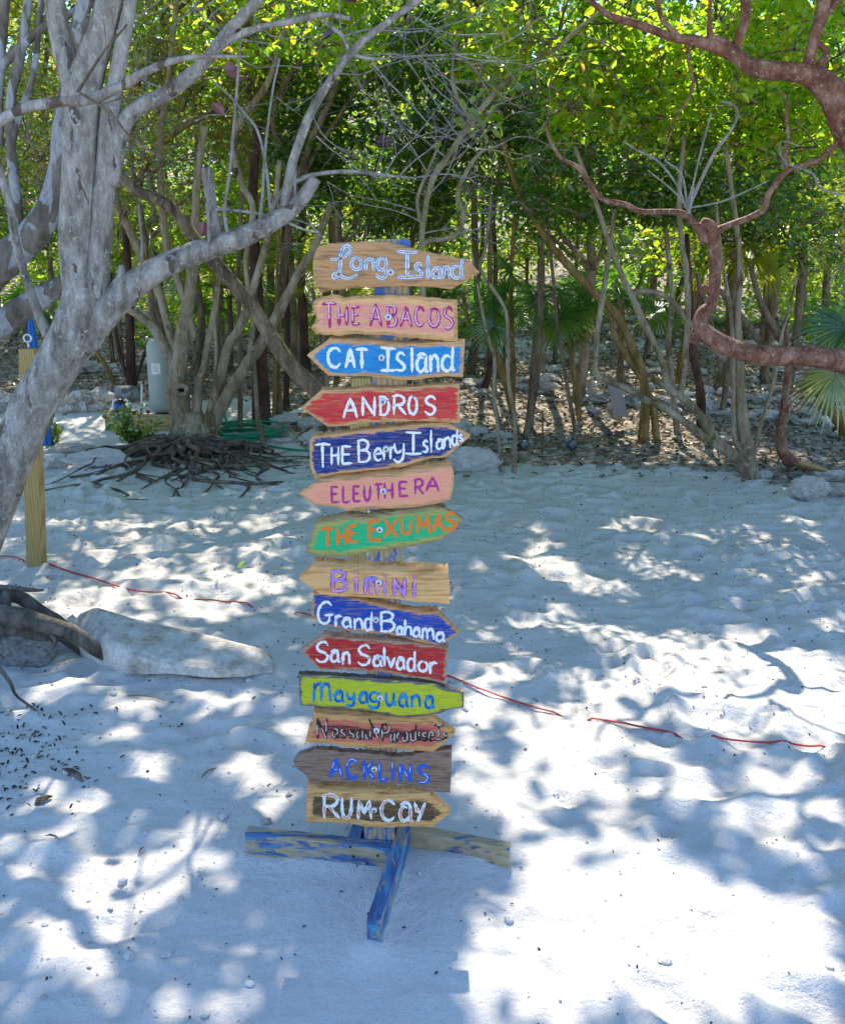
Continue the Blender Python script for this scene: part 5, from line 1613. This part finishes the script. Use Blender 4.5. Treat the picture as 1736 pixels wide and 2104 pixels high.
# big fans at the right edge
p0 = ground(1840, 1010); p0[1] = 6.9; p0[2] = 0
top = at(1800, 745, 6.9)
palm('fan_palm', 'fan palm with large green leaves at the right edge around the red limb', p0, top, .06,
     [(at(1742, 668, 6.9) - top, np.linalg.norm(at(1742, 668, 6.9) - top), .44, None, (-1, -.1, .12), 18, 120),
      (at(1716, 762, 6.8) - top, np.linalg.norm(at(1716, 762, 6.8) - top), .36, PALM_LIME, (-.35, -.2, -1), 20, 170),
      (at(1725, 765, 7.0) - top, np.linalg.norm(at(1725, 765, 7.0) - top), .42, PALM_DRY, (-1, .1, -.35), 12, 80),
      (at(1755, 640, 7.1) - top, np.linalg.norm(at(1755, 640, 7.1) - top), .42, None, (-.3, .1, 1), 18, 200),
      ((.3, -.2, .9), .3, .5, None), ((.9, 0, .2), .3, .5, None)], PALM_GREEN, BARK_BROWN, 93)
proto_p = [palm('fan_palm', 'fan palm with lime green leaves deep in the wood', (0, 0, 0), (0.05, 0, 1.6), .045, rand_leaves(rg, 9, .5, .5, -.5), PALM_LIME, BARK_BROWN, 94, 'fan palms deep in the wood'),
           palm('fan_palm', 'fan palm with darker green leaves deep in the wood', (0, 0, 0), (-.05, 0, 1.1), .04, rand_leaves(rg, 9, .45, .45, -.5), PALM_GREEN, BARK_BROWN, 95, 'fan palms deep in the wood')]  # two kinds, one with lime and one with darker green leaves
upal = [False, False]
for i, (u, Y, k, sc) in enumerate([(1575, 13, 0, 1.2), (1625, 12, 0, 1.15), (1560, 14.5, 0, 1.1), (1500, 12, 0, 1.0), (1430, 15, 0, 1.1), (1690, 13.5, 0, 1.0), (1280, 13, 1, 1.0), (1330, 15, 0, 1), (1230, 16, 1, 1.1), (1000, 14, 1, 1.0), (1040, 13.5, 1, 1.1), (940, 15, 1, 1.1), (330, 13.5, 0, 1.2), (470, 14, 1, 1.2), (445, 13, 0, .9),
                                  (620, 14, 1, 1.0), (690, 13, 0, .8), (230, 14, 0, .8), (60, 13, 1, 1.1), (560, 15, 0, 1.1), (1140, 15, 1, 1.2)]):
    x = at(u, 700, Y)[0]
    loc = (x, Y, float(base_z(x, Y)))
    if not upal[k]:
        upal[k] = True; proto_p[k].location = loc; proto_p[k].scale = (sc,) * 3
    else:
        copy_thing(proto_p[k], loc, rg.uniform(0, 6.28), sc * (.75 if k else 1))

# ------------------------------------------------------------------ rocks
def rock_mesh(seed, flat=1.0, sub=4, cuts=11, rough=.17):
    rg = np.random.RandomState(seed)
    bm = bmesh.new()
    bmesh.ops.create_icosphere(bm, subdivisions=sub, radius=1)
    V = np.array([v.co[:] for v in bm.verts])
    for k in range(cuts):
        n = rg.normal(0, 1, 3); n /= np.linalg.norm(n)
        d = rg.uniform(.55, .85)
        s = V @ n
        m_ = s > d
        V[m_] -= n * ((s[m_] - d) * .92)[:, None]
    N = V / np.linalg.norm(V, axis=1)[:, None]
    V = V + N * (rough * fbm(V[:, 0] * 1.7, V[:, 1] * 1.7, V[:, 2] * 1.7, seed, 5) - .10 * np.abs(vnoise(V[:, 0] * 3, V[:, 1] * 3, V[:, 2] * 3, seed + 5)) ** .6 + .04 * fbm(V[:, 0] * 7, V[:, 1] * 7, V[:, 2] * 7, seed + 9, 2))[:, None]
    for v, c in zip(bm.verts, V): v.co = c
    me = bpy.data.meshes.new('rock')
    bm.to_mesh(me); bm.free()
    me.polygons.foreach_set('use_smooth', [False] * len(me.polygons))
    return me
ROCKS = [rock_mesh(500 + i, sub=4) for i in range(8)]
for me, m in zip(ROCKS, [ROCK, ROCK_WHITE, ROCK, ROCK_GREY, ROCK_WHITE, ROCK, ROCK_WHITE, ROCK_GREY]):
    me.materials.append(m)

def rock(u, v, wu, hu, label, group=None, k=0, rz=None, tilt=0.0, deep=.8, lift=.42, name='rock', mesh=None):
    """a rock whose foot is seen at (u, v), wu by hu picture units large"""
    g = ground(u, v)
    s = depth(g) / F
    o = bpy.data.objects.new(name, mesh or ROCKS[k])
    COL.objects.link(o)
    o.scale = (wu * s / 2 * 1.12, wu * s / 2 * deep, hu * s / 2 * 1.2)
    o.location = (g[0], g[1] + wu * s / 2 * deep * .6, g[2] + hu * s * lift)
    o.rotation_euler = (tilt, 0, 0 if rz is None else rz)
    return tag(o, label, 'rock', group)

# the long white slab in the foreground
def big_slab():
    top = [(150, 1300), (160, 1262), (205, 1246), (280, 1268), (380, 1292), (470, 1310), (530, 1326), (562, 1346)]
    bot = [(150, 1330), (172, 1352), (235, 1385), (290, 1398), (345, 1404), (420, 1411), (500, 1408), (560, 1390)]
    n = 26
    T = np.array(top, float); B = np.array(bot, float)
    t = np.linspace(0, 1, n)
    ti = np.linspace(0, 1, len(T))
    tu, tv = np.interp(t, ti, T[:, 0]), np.interp(t, ti, T[:, 1])
    bu, bv = np.interp(t, ti, B[:, 0]), np.interp(t, ti, B[:, 1])
    m_ = 28
    V = []
    for i in range(n):
        f = ground(bu[i], bv[i])                      # front foot
        # ridge and back edge at real height
        yb = f[1] + .16 + .22 * math.sin(math.pi * min(1, .25 + t[i] * .8))
        rp = at(tu[i], tv[i], yb)
        hgt = (max(.03, rp[2]) + .02) * min(1, .82 + 3 * min(t[i] + .02, 1 - t[i]))
        rp[1] = yb = f[1] + (yb - f[1]) * min(1, .7 + 5 * min(t[i] + .02, 1 - t[i]))
        ring = []
        for k in range(m_):
            a = 2 * math.pi * k / m_
            ca, sa = math.cos(a), math.sin(a)
            sq = (abs(ca) ** 7 + abs(sa) ** 7) ** (-1 / 7)
            yy = (f[1] + yb) / 2 + (yb - f[1]) / 2 * ca * sq * 1.02
            zz = hgt / 2 + hgt / 2 * sa * sq
            fr = (yy - f[1]) / (yb - f[1] + 1e-6)
            zz = zz * (.80 + .20 * min(1, max(0, fr))) - .015 + (.035 * sstep(t[i], .35, .6) if sa < 0 else 0)
            xx = f[0] + (rp[0] - f[0]) * fr
            ring.append([xx, yy, zz])
        V.append(ring)
    V = np.array(V)
    c = V.mean(1, keepdims=True)
    nz = fbm(V[..., 0] * 5, V[..., 1] * 5, V[..., 2] * 5, 71, 4)
    nz = nz + 1.5 * np.round(vnoise(V[..., 0] * 4, V[..., 1] * 4, V[..., 2] * 9, 75) * 2) / 2
    V = c + (V - c) * (1 + .055 * nz[..., None])
    mb = MB()
    Fq = []
    for i in range(n - 1):
        for k in range(m_):
            q = (k + 1) % m_
            Fq.append((i * m_ + k, i * m_ + q, (i + 1) * m_ + q, (i + 1) * m_ + k))
    Fq.append(tuple(range(m_))); Fq.append(tuple((n - 1) * m_ + k for k in range(m_))[::-1])
    mb.add(V.reshape(-1, 3), Fq, 0, False)
    o = mb.build('flat_rock', rock_mat('limestone_slab', (.34, .26, .19), (.64, .57, .49), (.80, .76, .70), 9))
    md = o.modifiers.new('s', 'SUBSURF'); md.subdivision_type = 'SIMPLE'; md.levels = 1; md.render_levels = 1
    tag(o, 'long white limestone slab lying on the sand below the left roots', 'rock')
big_slab()
rock(45, 1372, 128, 84, 'grey weathered boulder under the roots at the left edge', k=3, tilt=.15, name='boulder', deep=.9)
rock(205, 962, 140, 40, 'flat pale slab left of the small green bush', k=1, name='flat_rock', deep=.35, rz=.08)
rock(150, 934, 100, 22, 'flat dark edged rock behind the pale slab', k=2, name='flat_rock', deep=.5)
rock(108, 964, 58, 36, 'rounded rock between the yellow post and the pale slab', k=4, name='rock')
rock(1000 - 25, 975, 104, 54, 'white boulder just right of the navy arrow board', k=6, name='boulder', deep=.6)
rock(944, 936, 30, 20, 'small rock behind the white boulder', k=4)
rock(566, 899, 48, 30, 'rounded grey rock at the left end of the stacked rocks', k=3)
rock(590, 882, 66, 20, 'flat rock lying across the stacked grey rocks', k=1, lift=1.0)
rock(640, 893, 56, 24, 'upper grey rock beside the red arrow board', k=2, lift=.9)
rock(642, 914, 50, 30, 'lower grey rock beside the navy arrow board', k=1)
rock(575, 913, 50, 14, 'thin flat rock in front of the stacked rocks', k=4)
rock(1668, 1030, 76, 50, 'jagged pale rock at the foot of the splayed tree', k=6, deep=.7)
rock(1709, 997, 54, 24, 'white rounded rock on top of the right edge pile', k=4, lift=.8)
rock(1725, 1022, 50, 30, 'tan rock at the right edge of the pile', k=2)
rock(1572, 987, 30, 20, 'small white rock beside the splayed tree', k=6)
rock(1640, 985, 34, 18, 'small dark rock behind the jagged pale rock', k=3)
rg = np.random.RandomState(55)
def rock_row(u0, v0, u1, v1, n, w, h, label, group, rows=1, jit=4):
    for r_ in range(rows):
        for i in range(n):
            t = (i + .5 * (r_ % 2)) / n
            u, v = u0 + (u1 - u0) * t + rg.normal(0, jit), v0 + (v1 - v0) * t + rg.normal(0, 1.2)
            rock(u, v, w * rg.uniform(.7, 1.3), h * rg.uniform(.7, 1.3), label, group, rg.randint(8), rg.uniform(-.5, .5) + (3.14 if rg.rand() < .5 else 0), 0, .75, .42 + .75 * r_)
L1 = 'pale limestone stone in the dry wall along the forest path'
rock_row(1185, 822, 1310, 838, 7, 28, 13, L1, 'stones of the dry wall along the forest path', 3)
rock_row(1310, 836, 1480, 852, 9, 28, 15, L1, 'stones of the dry wall along the forest path', 2)
rock_row(1466, 815, 1700, 838, 10, 32, 17, L1, 'stones of the dry wall along the forest path', 1)
rock_row(1480, 858, 1736, 880, 9, 36, 20, 'limestone rock bordering the forest floor at the right', 'rocks bordering the forest floor at the right', 1, 8)
rock_row(1050, 800, 1140, 812, 4, 34, 18, 'pale rock at the left end of the forest path', 'rocks at the left end of the forest path', 2)
rock_row(945, 800, 1000, 790, 4, 30, 18, 'pale rock behind the blue arrow boards', 'rocks behind the blue arrow boards', 1)
rock_row(935, 880, 1055, 920, 8, 40, 18, 'grey rock at the edge of the leaf litter beside the saplings', 'rocks beside the saplings', 1, 6)
rock_row(125, 850, 215, 845, 6, 40, 22, 'flat pale rock in the low wall left of the water tank', 'rocks of the low wall left of the water tank', 2)
rock_row(-20, 850, 40, 848, 3, 44, 26, 'rock in the low wall at the left edge', 'rocks of the low wall at the left edge', 2)
rock_row(140, 770, 320, 760, 9, 30, 14, 'rock on the slope behind the water tank', 'rocks on the slope behind the water tank', 2, 8)
for i in range(210):
    u, v = rg.uniform(930, 1736), 625 + 230 * rg.uniform(0, 1) ** 1.3
    rock(u, v, rg.uniform(14, 54), rg.uniform(8, 20), 'small pale rock scattered on the wooded slope', 'rocks scattered on the wooded slope', (0, 1, 2, 4, 5, 6)[rg.randint(6)], rg.uniform(0, 6), 0, .8, .3)
for i in range(34):
    u, v = rg.uniform(1000, 1736), rg.uniform(850, 960)
    if v > 925 and u < 1560: v -= 40
    rock(u, v, rg.uniform(10, 24), rg.uniform(6, 13), 'small pale rock lying in the leaf litter', 'rocks lying in the leaf litter', rg.randint(8), rg.uniform(0, 6), 0, .8, .3)
for i in range(20):
    rock(rg.uniform(130, 330), rg.uniform(700, 790), rg.uniform(10, 26), rg.uniform(6, 12), 'small rock on the slope at the left', 'rocks on the slope at the left', rg.randint(8), rg.uniform(0, 6), 0, .8, .3)

# ------------------------------------------------------------------ water tank, timber box, pump, pipes, hose
TY = float(ground(300, 868)[1])
def tank():
    a = at(337, 846, TY); zb = a[2]
    r = 27 * depth(a) / F
    top = at(337, 694, TY)[2]
    h = top - zb
    root = empty('water_tank', (a[0], TY, zb), 'pale grey green water pressure tank standing behind the timber box', 'tank')
    m_ = MB()
    prof = [(r * .55, 0), (r * .8, h * .02), (r * .95, h * .06), (r, h * .12)] + [(r, h * t) for t in (.3, .6, .84)] + [(r * .97, h * .9), (r * .86, h * .95), (r * .6, h * .985), (r * .25, h), (.001, h)]
    m_.lathe(a, prof, 40)
    m_.build('body', plain('tank_fibreglass', (.33, .36, .32), .45, 0, .4, .15, 14), root)
    l_ = MB()
    lz = at(338, 755, TY)[2]
    th0 = [R(d) for d in np.linspace(-118, -78, 8)]
    V = []
    for zz in (lz - .055, lz + .055):
        for t in th0: V.append(a * [1, 1, 0] + np.array([math.cos(t) * r * 1.008, math.sin(t) * r * 1.008, zz]))
    l_.add(V, [(i, i + 1, 8 + i + 1, 8 + i) for i in range(7)], 0)
    for k in range(6):
        zz = lz + .04 - k * .014
        w = [R(d) for d in np.linspace(-114, -114 + (30 if k % 2 else 22), 6)]
        V = []
        for dz in (-.0022, .0022):
            for t in w: V.append(a * [1, 1, 0] + np.array([math.cos(t) * r * 1.014, math.sin(t) * r * 1.014, zz + dz]))
        l_.add(V, [(i, i + 1, 6 + i + 1, 6 + i) for i in range(5)], 1)
    l_.build('label', [plain('label_white', (.72, .72, .70), .5), plain('label_print', (.25, .25, .27), .5)], root)
    f_ = MB(); f_.lathe(a + np.array([0, 0, -.06]), [(r * .62, 0), (r * .66, .03), (r * .6, .07)], 30)
    f_.build('foot', plain('black_plastic', (.02, .02, .022), .5), root)
tank()
PVC = plain('pvc_white', (.68, .68, .66), .4, 0, .4, .12)
GREENHOSE = plain('green_hose', (.01, .22, .10), .4, 0, .4, .2)
BXY = float(ground(240, 884)[1])
def timber_box():
    a = at(219, 882, BXY); b_ = at(372, 897, BXY - .15)
    za = at(219, 848, BXY)[2]
    root = empty('timber_box', (a[0], BXY, float(base_z(a[0], BXY))), 'low yellow timber box frame in front of the water tank', 'planter box')
    hgt = za - float(base_z(a[0], BXY))
    z0 = float(base_z(a[0], BXY)) - .06
    d = (b_ - a); d[2] = 0
    def plank(p, q, z, h, th=.02):
        c = (p + q) / 2
        e = (q - p) / 2; e[2] = 0
        n = np.array([-e[1], e[0], 0]); n /= np.linalg.norm(n)
        m_ = MB(); m_.box(np.array([c[0], c[1], z]), e, n * th, h / 2, 0, None, .004)
        m_.build('plank', BOXWOOD, root)
    back = np.array([.03, .75, 0])
    hh = (za - z0) / 2
    for k in range(2):
        z = z0 + hh * (k + .5)
        plank(a, b_, z, hh - .004)
        plank(a + back * .04 , a + back, z, hh - .004)
        plank(b_ + back * .04, b_ + back, z, hh - .004)
    return root
def _boxwood():
    m, nt, b = mat('box_lumber')
    g = NT(nt)
    n = g.noise(g.coord((.12, 1, 1)), 30, 5, .6, 1.2)
    g.l(g.ramp(n, [(.32, (.24, .15, .055)), (.55, (.44, .31, .125))]), b.inputs['Base Color'])
    b.inputs['Roughness'].default_value = .7
    return m
BOXWOOD = _boxwood()
timber_box()
def pipes():
    Y = TY - .05
    root = empty('water_pump', at(247, 846, Y), 'small blue and black water pump with white pipes beside the tank', 'pump')
    s = depth(at(247, 846, Y)) / F
    m_ = MB()
    c = at(247, 846, Y + .1)
    m_.lathe(c, [(.001, 0), (12 * s, 0), (12.5 * s, 6 * s), (12 * s, 16 * s), (8 * s, 20 * s), (.001, 20 * s)], 20)
    m_.build('body', plain('pump_blue', (.03, .10, .42), .4), root)
    m_ = MB(); m_.lathe(c + np.array([0, 0, 18 * s]), [(10 * s, 0), (11 * s, 3 * s), (9 * s, 8 * s), (.001, 9 * s)], 20)
    m_.build('cap', plain('pump_black', (.03, .03, .035), .4), root)
    p_ = MB()
    for ln in ([(233, 848), (233, 828), (236, 822), (241, 822)], [(263, 848), (264, 832), (262, 823), (256, 822)], [(292, 850), (292, 790)], [(268, 845), (350, 847)], [(352, 850), (352, 828)]):
        P = [at(u, v, Y) for u, v in ln]
        p_.tube(P, [2.3 * s] * len(P), 8, 0, 0, 0, True, 3)
    p_.build('pipe', PVC, root)
    v_ = MB()
    v_.lathe(at(292, 789, Y), [(.001, 0), (2.2 * s, 0), (1.6 * s, 4 * s), (2.6 * s, 5 * s), (.001, 7 * s)], 10)
    v_.lathe(at(305, 846, Y - .02), [(.001, 0), (4 * s, 0), (4 * s, 3 * s), (.001, 3.5 * s)], 12, 1, (0, -1, 0))
    v_.lathe(at(278, 847, Y - .02), [(.001, 0), (3.4 * s, 0), (3.4 * s, 3 * s), (.001, 3.5 * s)], 12, 1, (0, -1, 0))
    v_.build('valve', [plain('valve_grey', (.4, .4, .4), .4), plain('valve_red', (.4, .03, .03), .4)], root)
pipes()
def hose():
    rg = np.random.RandomState(3)
    m_ = MB()
    c = ground(500, 905)
    P = []
    for t in np.linspace(0, 7 * 2 * math.pi, 150):
        k = .30 + .05 * math.sin(t * .37) + .03 * math.sin(t * 1.7)
        P.append([c[0] + k * math.cos(t) * 1.05, c[1] + .1 + k * math.sin(t) * .8, float(base_z(c[0], c[1])) + .03 + .012 * (t / 6.28) * (1 + .4 * math.sin(t))])
    m_.tube(P, [.011] * len(P), 7, 0, 0, 0, True, 2)
    lead = [at(470, 880, c[1] + .2), at(462, 850, c[1] + .3), at(466, 815, c[1] + .4), at(452, 840, c[1] + .5), at(448, 880, c[1] + .4)]
    m_.tube(lead, [.011] * 5, 7)
    tail = [ground(520, 912), ground(560, 920), ground(590, 925), ground(640, 930)]
    for q in tail: q[2] += .012
    m_.tube(tail, [.010] * 4, 7)
    tag(m_.build('garden_hose', GREENHOSE), 'green garden hose coiled on the ground behind the rooted tree', 'hose')
    m_ = MB()
    pts = [at(270, 846, BXY - .02), at(255, 847, BXY - .03), at(240, 856, BXY - .06), at(228, 870, BXY - .06), at(219, 882, BXY - .05)]
    m_.tube(pts, [.014] * 5, 8)
    tag(m_.build('garden_hose', GREENHOSE), 'short green hose hanging over the corner of the timber box', 'hose')
hose()
def umbrella():
    Y = 8.6
    g = at(90, 935, Y)
    root = empty('folded_umbrella', (at(66, 950, Y)[0], Y, float(base_z(g[0], Y))), 'folded blue beach umbrella standing behind the yellow post', 'umbrella')
    BL = plain('umbrella_blue', (.015, .13, .48), .6, 0, .3, .3, 20)
    m_ = MB()
    n = 24
    V = []
    prof = [(.004, 651), (.018, 656), (.020, 662), (.026, 672), (.040, 712), (.052, 760), (.075, 830), (.085, 880), (.07, 915)]
    for r, v in prof:
        p = at(63 + (v - 651) * .085, v, Y)
        for j in range(n):
            a = 2 * math.pi * j / n
            k = r * (1 + (.22 if j % 3 == 0 else -.1))
            V.append(p + np.array([math.cos(a) * k, math.sin(a) * k, 0]))
    Fq = [(i * n + j, i * n + (j + 1) % n, (i + 1) * n + (j + 1) % n, (i + 1) * n + j) for i in range(len(prof) - 1) for j in range(n)]
    m_.add(V, Fq, 0, False)
    m_.build('canopy', BL, root)
    q = MB(); q.tube([at(84, 900, Y), at(87, 938, Y), at(89, 975, Y)], [.016] * 3, 8)
    q.build('pole', PVC, root)
umbrella()
def ground_lamp(u, v, label):
    g = ground(u, v)
    root = empty('ground_lamp', g, label, 'garden lamp', 'small round garden lamps at the forest edge')
    m_ = MB()
    ax = np.array([.6, -.75, .15])
    c = g + np.array([0, .03, .05])
    m_.lathe(c, [(.001, -.05), (.034, -.046), (.042, -.03), (.044, .02), (.041, .03)], 22, 0, ax)
    m_.build('housing', plain('lamp_blue_grey', (.06, .10, .14), .45, .2), root)
    m_ = MB(); m_.lathe(c, [(.0425, .02), (.0435, .034), (.038, .036)], 22, 0, ax); m_.build('rim', plain('lamp_rim', (.2, .23, .26), .4, .3), root)
    m_ = MB(); m_.lathe(c, [(.038, .031), (.001, .033)], 22, 0, ax); m_.build('lens', plain('lamp_lens', (.03, .045, .06), .25, 0, .4), root)
    m_ = MB(); m_.tube([g - np.array([0, 0, .05]), c - ax * .02], [.012, .012], 7); m_.build('spike', SCREW_D, root)
ground_lamp(1175, 926, 'round blue grey garden lamp below the thin bent stem')
ground_lamp(1076, 926, 'small garden lamp beside the grey sapling, half hidden in leaves')
# small things
m_ = MB(); g = ground(1114, 931); m_.tube([g - np.array([0, 0, .1]), at(1115, 845, g[1])], [.008, .008], 7)
tag(m_.build('iron_rod', plain('rust', (.20, .07, .03), .8, .2)), 'rusty upright iron rod stuck in the leaf litter', 'rod')
m_ = MB(); g = at(1268, 822, 10.2); m_.box(g, np.array([.075, 0, -.02]), .012, np.array([-.045, 0, .17]), 0, None, .006); 
HB_ = m_.build('hanging_board', plain('grey_board', (.30, .28, .27), .8, 0, .2, .4, 20)); tag(HB_, 'grey driftwood board hanging from the long low stem', 'board')
m_ = MB(); m_.tube([at(1264, 806, 10.2), at(1263, 780, 10.2)], [.003, .003], 5); m_.build('string', PVC, HB_)
m_ = MB(); m_.tube([at(920, 680, 11), at(941, 665, 11), at(990, 629, 11)], [.014] * 3, 7)
tag(m_.build('white_stick', TWIG), 'pale straight stick slanting up right of the pink arrow board', 'stick')
m_ = MB(); m_.tube([ground(585, 875) + np.array([0, 0, .1]), ground(640, 858) + np.array([0, 0, .12])], [.025] * 2, 8)
tag(m_.build('pipe', PVC), 'grey white pipe lying over the rocks left of the red arrow board', 'pipe')
m_ = MB(); P = [ground(206, 822), ground(245, 822), ground(286, 824)]
for q in P: q[2] += .07
m_.tube(P, [.10, .11, .09], 12, 0, .12, 5); tag(m_.build('log', BARK_MOTTLE), 'grey log lying on rocks behind the pump', 'log')
m_ = MB(); P = [ground(1590, 985), ground(1640, 972), ground(1740, 992)]
m_.tube([at(1640, 950, 7.7), at(1690, 965, 7.7), at(1740, 983, 7.7)], [.018, .018, .016], 8, 0, .05, 2)
tag(m_.build('bare_pole', YELLOW_PINE), 'pale bare pole lying along the curved red stem', 'pole')

# small green bush by the pale slab, and one behind the grey trunk
def bush(u, v, w, h, label, seed, n=260):
    rg = np.random.RandomState(seed)
    g = ground(u, v); s = depth(g) / F
    root = empty('leafy_bush', g, label, 'bush')
    st_ = MB(); tips = []
    for i in range(14):
        e = g + np.array([rg.normal(0, .30) * w * s, rg.normal(0, .2) * w * s, rg.uniform(.45, 1.0) * h * s])
        md = (g + e) / 2 + np.array([(e[0] - g[0]) * .1, 0, .05])
        st_.tube([g, md, e], [.006, .005, .003], 5, 0, 0, 0, False, 3)
        for t in np.linspace(.35, 1, 7):
            tips.append((g + (e - g) * t, (.05, .05, .04), max(2, n // 98)))
    st_.build('stem', BARK_BROWN, root)
    leaf_object('foliage', clump_points(tips, rg), .055, LEAF_BUSH, root, rg, width=.75, flat=.3, droop=-.4)
LEAF_BUSH = leaf_mat('leaf_bush', [(.05, .11, .02), (.09, .16, .03), (.13, .17, .03)], [(.25, .42, .03), (.4, .52, .04), (.5, .5, .05)], gloss=.12, tw=.4)
bush(275, 922, 90, 84, 'small bright green bush behind the pale slab', 1, 420)
bush(112, 925, 60, 70, 'small leafy bush half hidden by the grey trunk', 2, 160)

# ------------------------------------------------------------------ litter on the ground
rg = np.random.RandomState(90)
def scatter_ground(n, fx, fy):
    x, y = fx(n), fy(n)
    return np.c_[x, y, base_z(x, y)]
X = rg.uniform(-7, 8, 30000); Y = rg.uniform(7.2, 20, 30000)
m = (Y > edge_y(X) + rg.normal(0, .3, len(X))) & (np.abs(X) < .5 * Y)
P = np.c_[X, Y, base_z(X, Y) + .012 + rg.uniform(0, .02, len(X))][m]
stuff_leaves('leaf_litter', P, .062, LITTER, 'brown fallen leaves covering the forest floor', 'leaf litter', rg, flat=.85, droop=0, width=.6)
def specks(n, box, size, name, label, m_, w=.5, mask=None):
    x, y = rg.uniform(box[0], box[1], n), rg.uniform(box[2], box[3], n)
    z = base_z(x, y) + sand_detail(x.reshape(1, -1), y.reshape(1, -1))[0] + .003
    P = np.c_[x, y, z]
    if mask is not None: P = P[mask(P)]
    return stuff_leaves(name, P, size, m_, label, 'debris', rg, flat=.9, droop=0, width=w)
specks(5200, (-3.3, 3.5, 3.0, 8.6), .013, 'seed_litter', 'dark seeds and bits scattered over the sand', LITTER_DARK, .7, lambda P: rg.uniform(0, 1, len(P)) < sstep(P[:, 1], 2.4, 6.5) * .9 + .1)
specks(420, (-1.6, 1.6, 1.4, 4.5), .011, 'fine_debris', 'fine dark bits on the near sand', LITTER_DARK, .5)
specks(1500, (-2.1, -.9, 2.6, 3.7), .022, 'bark_mulch', 'dark shredded bark on the sand at the left edge', LITTER_DARK, .4, lambda P: rg.uniform(0, 1, len(P)) < 1.15 * np.exp(-((P[:, 0] + 1.55) / .28) ** 2 - ((P[:, 1] - 3.2) / .33) ** 2))
# pebbles: one mesh of many tiny stones
def pebbles():
    rg = np.random.RandomState(14)
    bm = bmesh.new(); bmesh.ops.create_icosphere(bm, subdivisions=1, radius=1)
    v0 = np.array([v.co[:] for v in bm.verts]); f0 = np.array([[v.index for v in f.verts] for f in bm.faces]); bm.free()
    mb = MB()
    n = 1500
    x = rg.uniform(-1.7, 1.2, n); y = rg.uniform(1.6, 4.2, n)
    ok = rg.uniform(0, 1, n) < np.where(x < -.4, 1.0, .25) * np.where(y > 3, .5, 1)
    x, y = x[ok], y[ok]
    z = base_z(x, y) + sand_detail(x.reshape(1, -1), y.reshape(1, -1))[0]
    for i in range(len(x)):
        s = rg.uniform(.002, .006) * (1 + 2.2 * (rg.rand() < .10))
        sc = s * rg.uniform(.6, 1.3, 3); sc[2] *= .6
        a = rg.uniform(0, 6.28); c_, s_ = math.cos(a), math.sin(a)
        v = v0 * sc * (1 + rg.normal(0, .1, (len(v0), 1)))
        v = np.c_[v[:, 0] * c_ - v[:, 1] * s_, v[:, 0] * s_ + v[:, 1] * c_, v[:, 2]] + [x[i], y[i], z[i] + s * .25]
        mb.add(v, f0.tolist(), 0, False)
    tag(mb.build('pebbles', ROCK_WHITE), 'small white shell and coral bits strewn over the near sand', 'pebbles', None, 'stuff')
pebbles()
def chip(u, v, L, w, a, label, name, m_, z=.012, bend=.15):
    g = ground(u, v)
    s = depth(g) / F
    d = np.array([math.cos(R(a)), math.sin(R(a)) * 2.0, 0]); d /= np.linalg.norm(d)
    L_ = L * s; e = np.array([-d[1], d[0], 0])
    g[2] += float(sand_detail(np.array([[g[0]]]), np.array([[g[1]]]))[0, 0]) + z * .5
    P = [g - d * L_ / 2, g - d * L_ * .2 + e * bend * L_ * .3 + [0, 0, z * .5], g + d * L_ * .2 + e * bend * L_ * .4 + [0, 0, z * .4], g + d * L_ / 2]
    mb = MB(); mb.tube(P, np.array([.4, 1, .8, .3]) * w * s / 2, 7, 0, .2, int(u), True, 4, .5)
    tag(mb.build(name, m_), label, 'debris')
chip(150, 1597, 78, 16, -24, 'dark curved strip of bark lying on the near sand', 'bark_strip', ROOT)
chip(92, 1648, 40, 22, 40, 'dark knobbly bark chunk left of the curved strip of bark', 'bark_chunk', ROOT)
chip(432, 1592, 50, 8, 40, 'pale dry leaf stalk on the sand right of the bark strip', 'leaf_stalk', TWIG)
chip(110, 1743, 34, 6, -10, 'short black twig on the near left sand', 'twig', ROOT)
chip(292, 1748, 24, 5, 65, 'thin forked black twig on a bright sand patch', 'twig', ROOT)
chip(300, 1438, 90, 5, -8, 'long thin curved twig below the white slab', 'twig', BARK_BROWN)
chip(240, 1466, 26, 5, -40, 'short dark stick on the sand below the roots', 'twig', ROOT)
chip(848, 1178 + 380, 10, 4, 10, 'tiny dark bit beside the acklins board', 'twig', ROOT) if False else None
g = ground(490, 1177); V, Q = leaves(np.array([g + [0, 0, .02]]), .055, np.random.RandomState(4), .8, 0, .8)
me = quads_mesh('fallen_leaf', V - g, Q, False); tag(link_mesh('fallen_leaf', me, LEAF_DARK, None, g), 'single green leaf lying on the sand near the red ribbon', 'leaf')
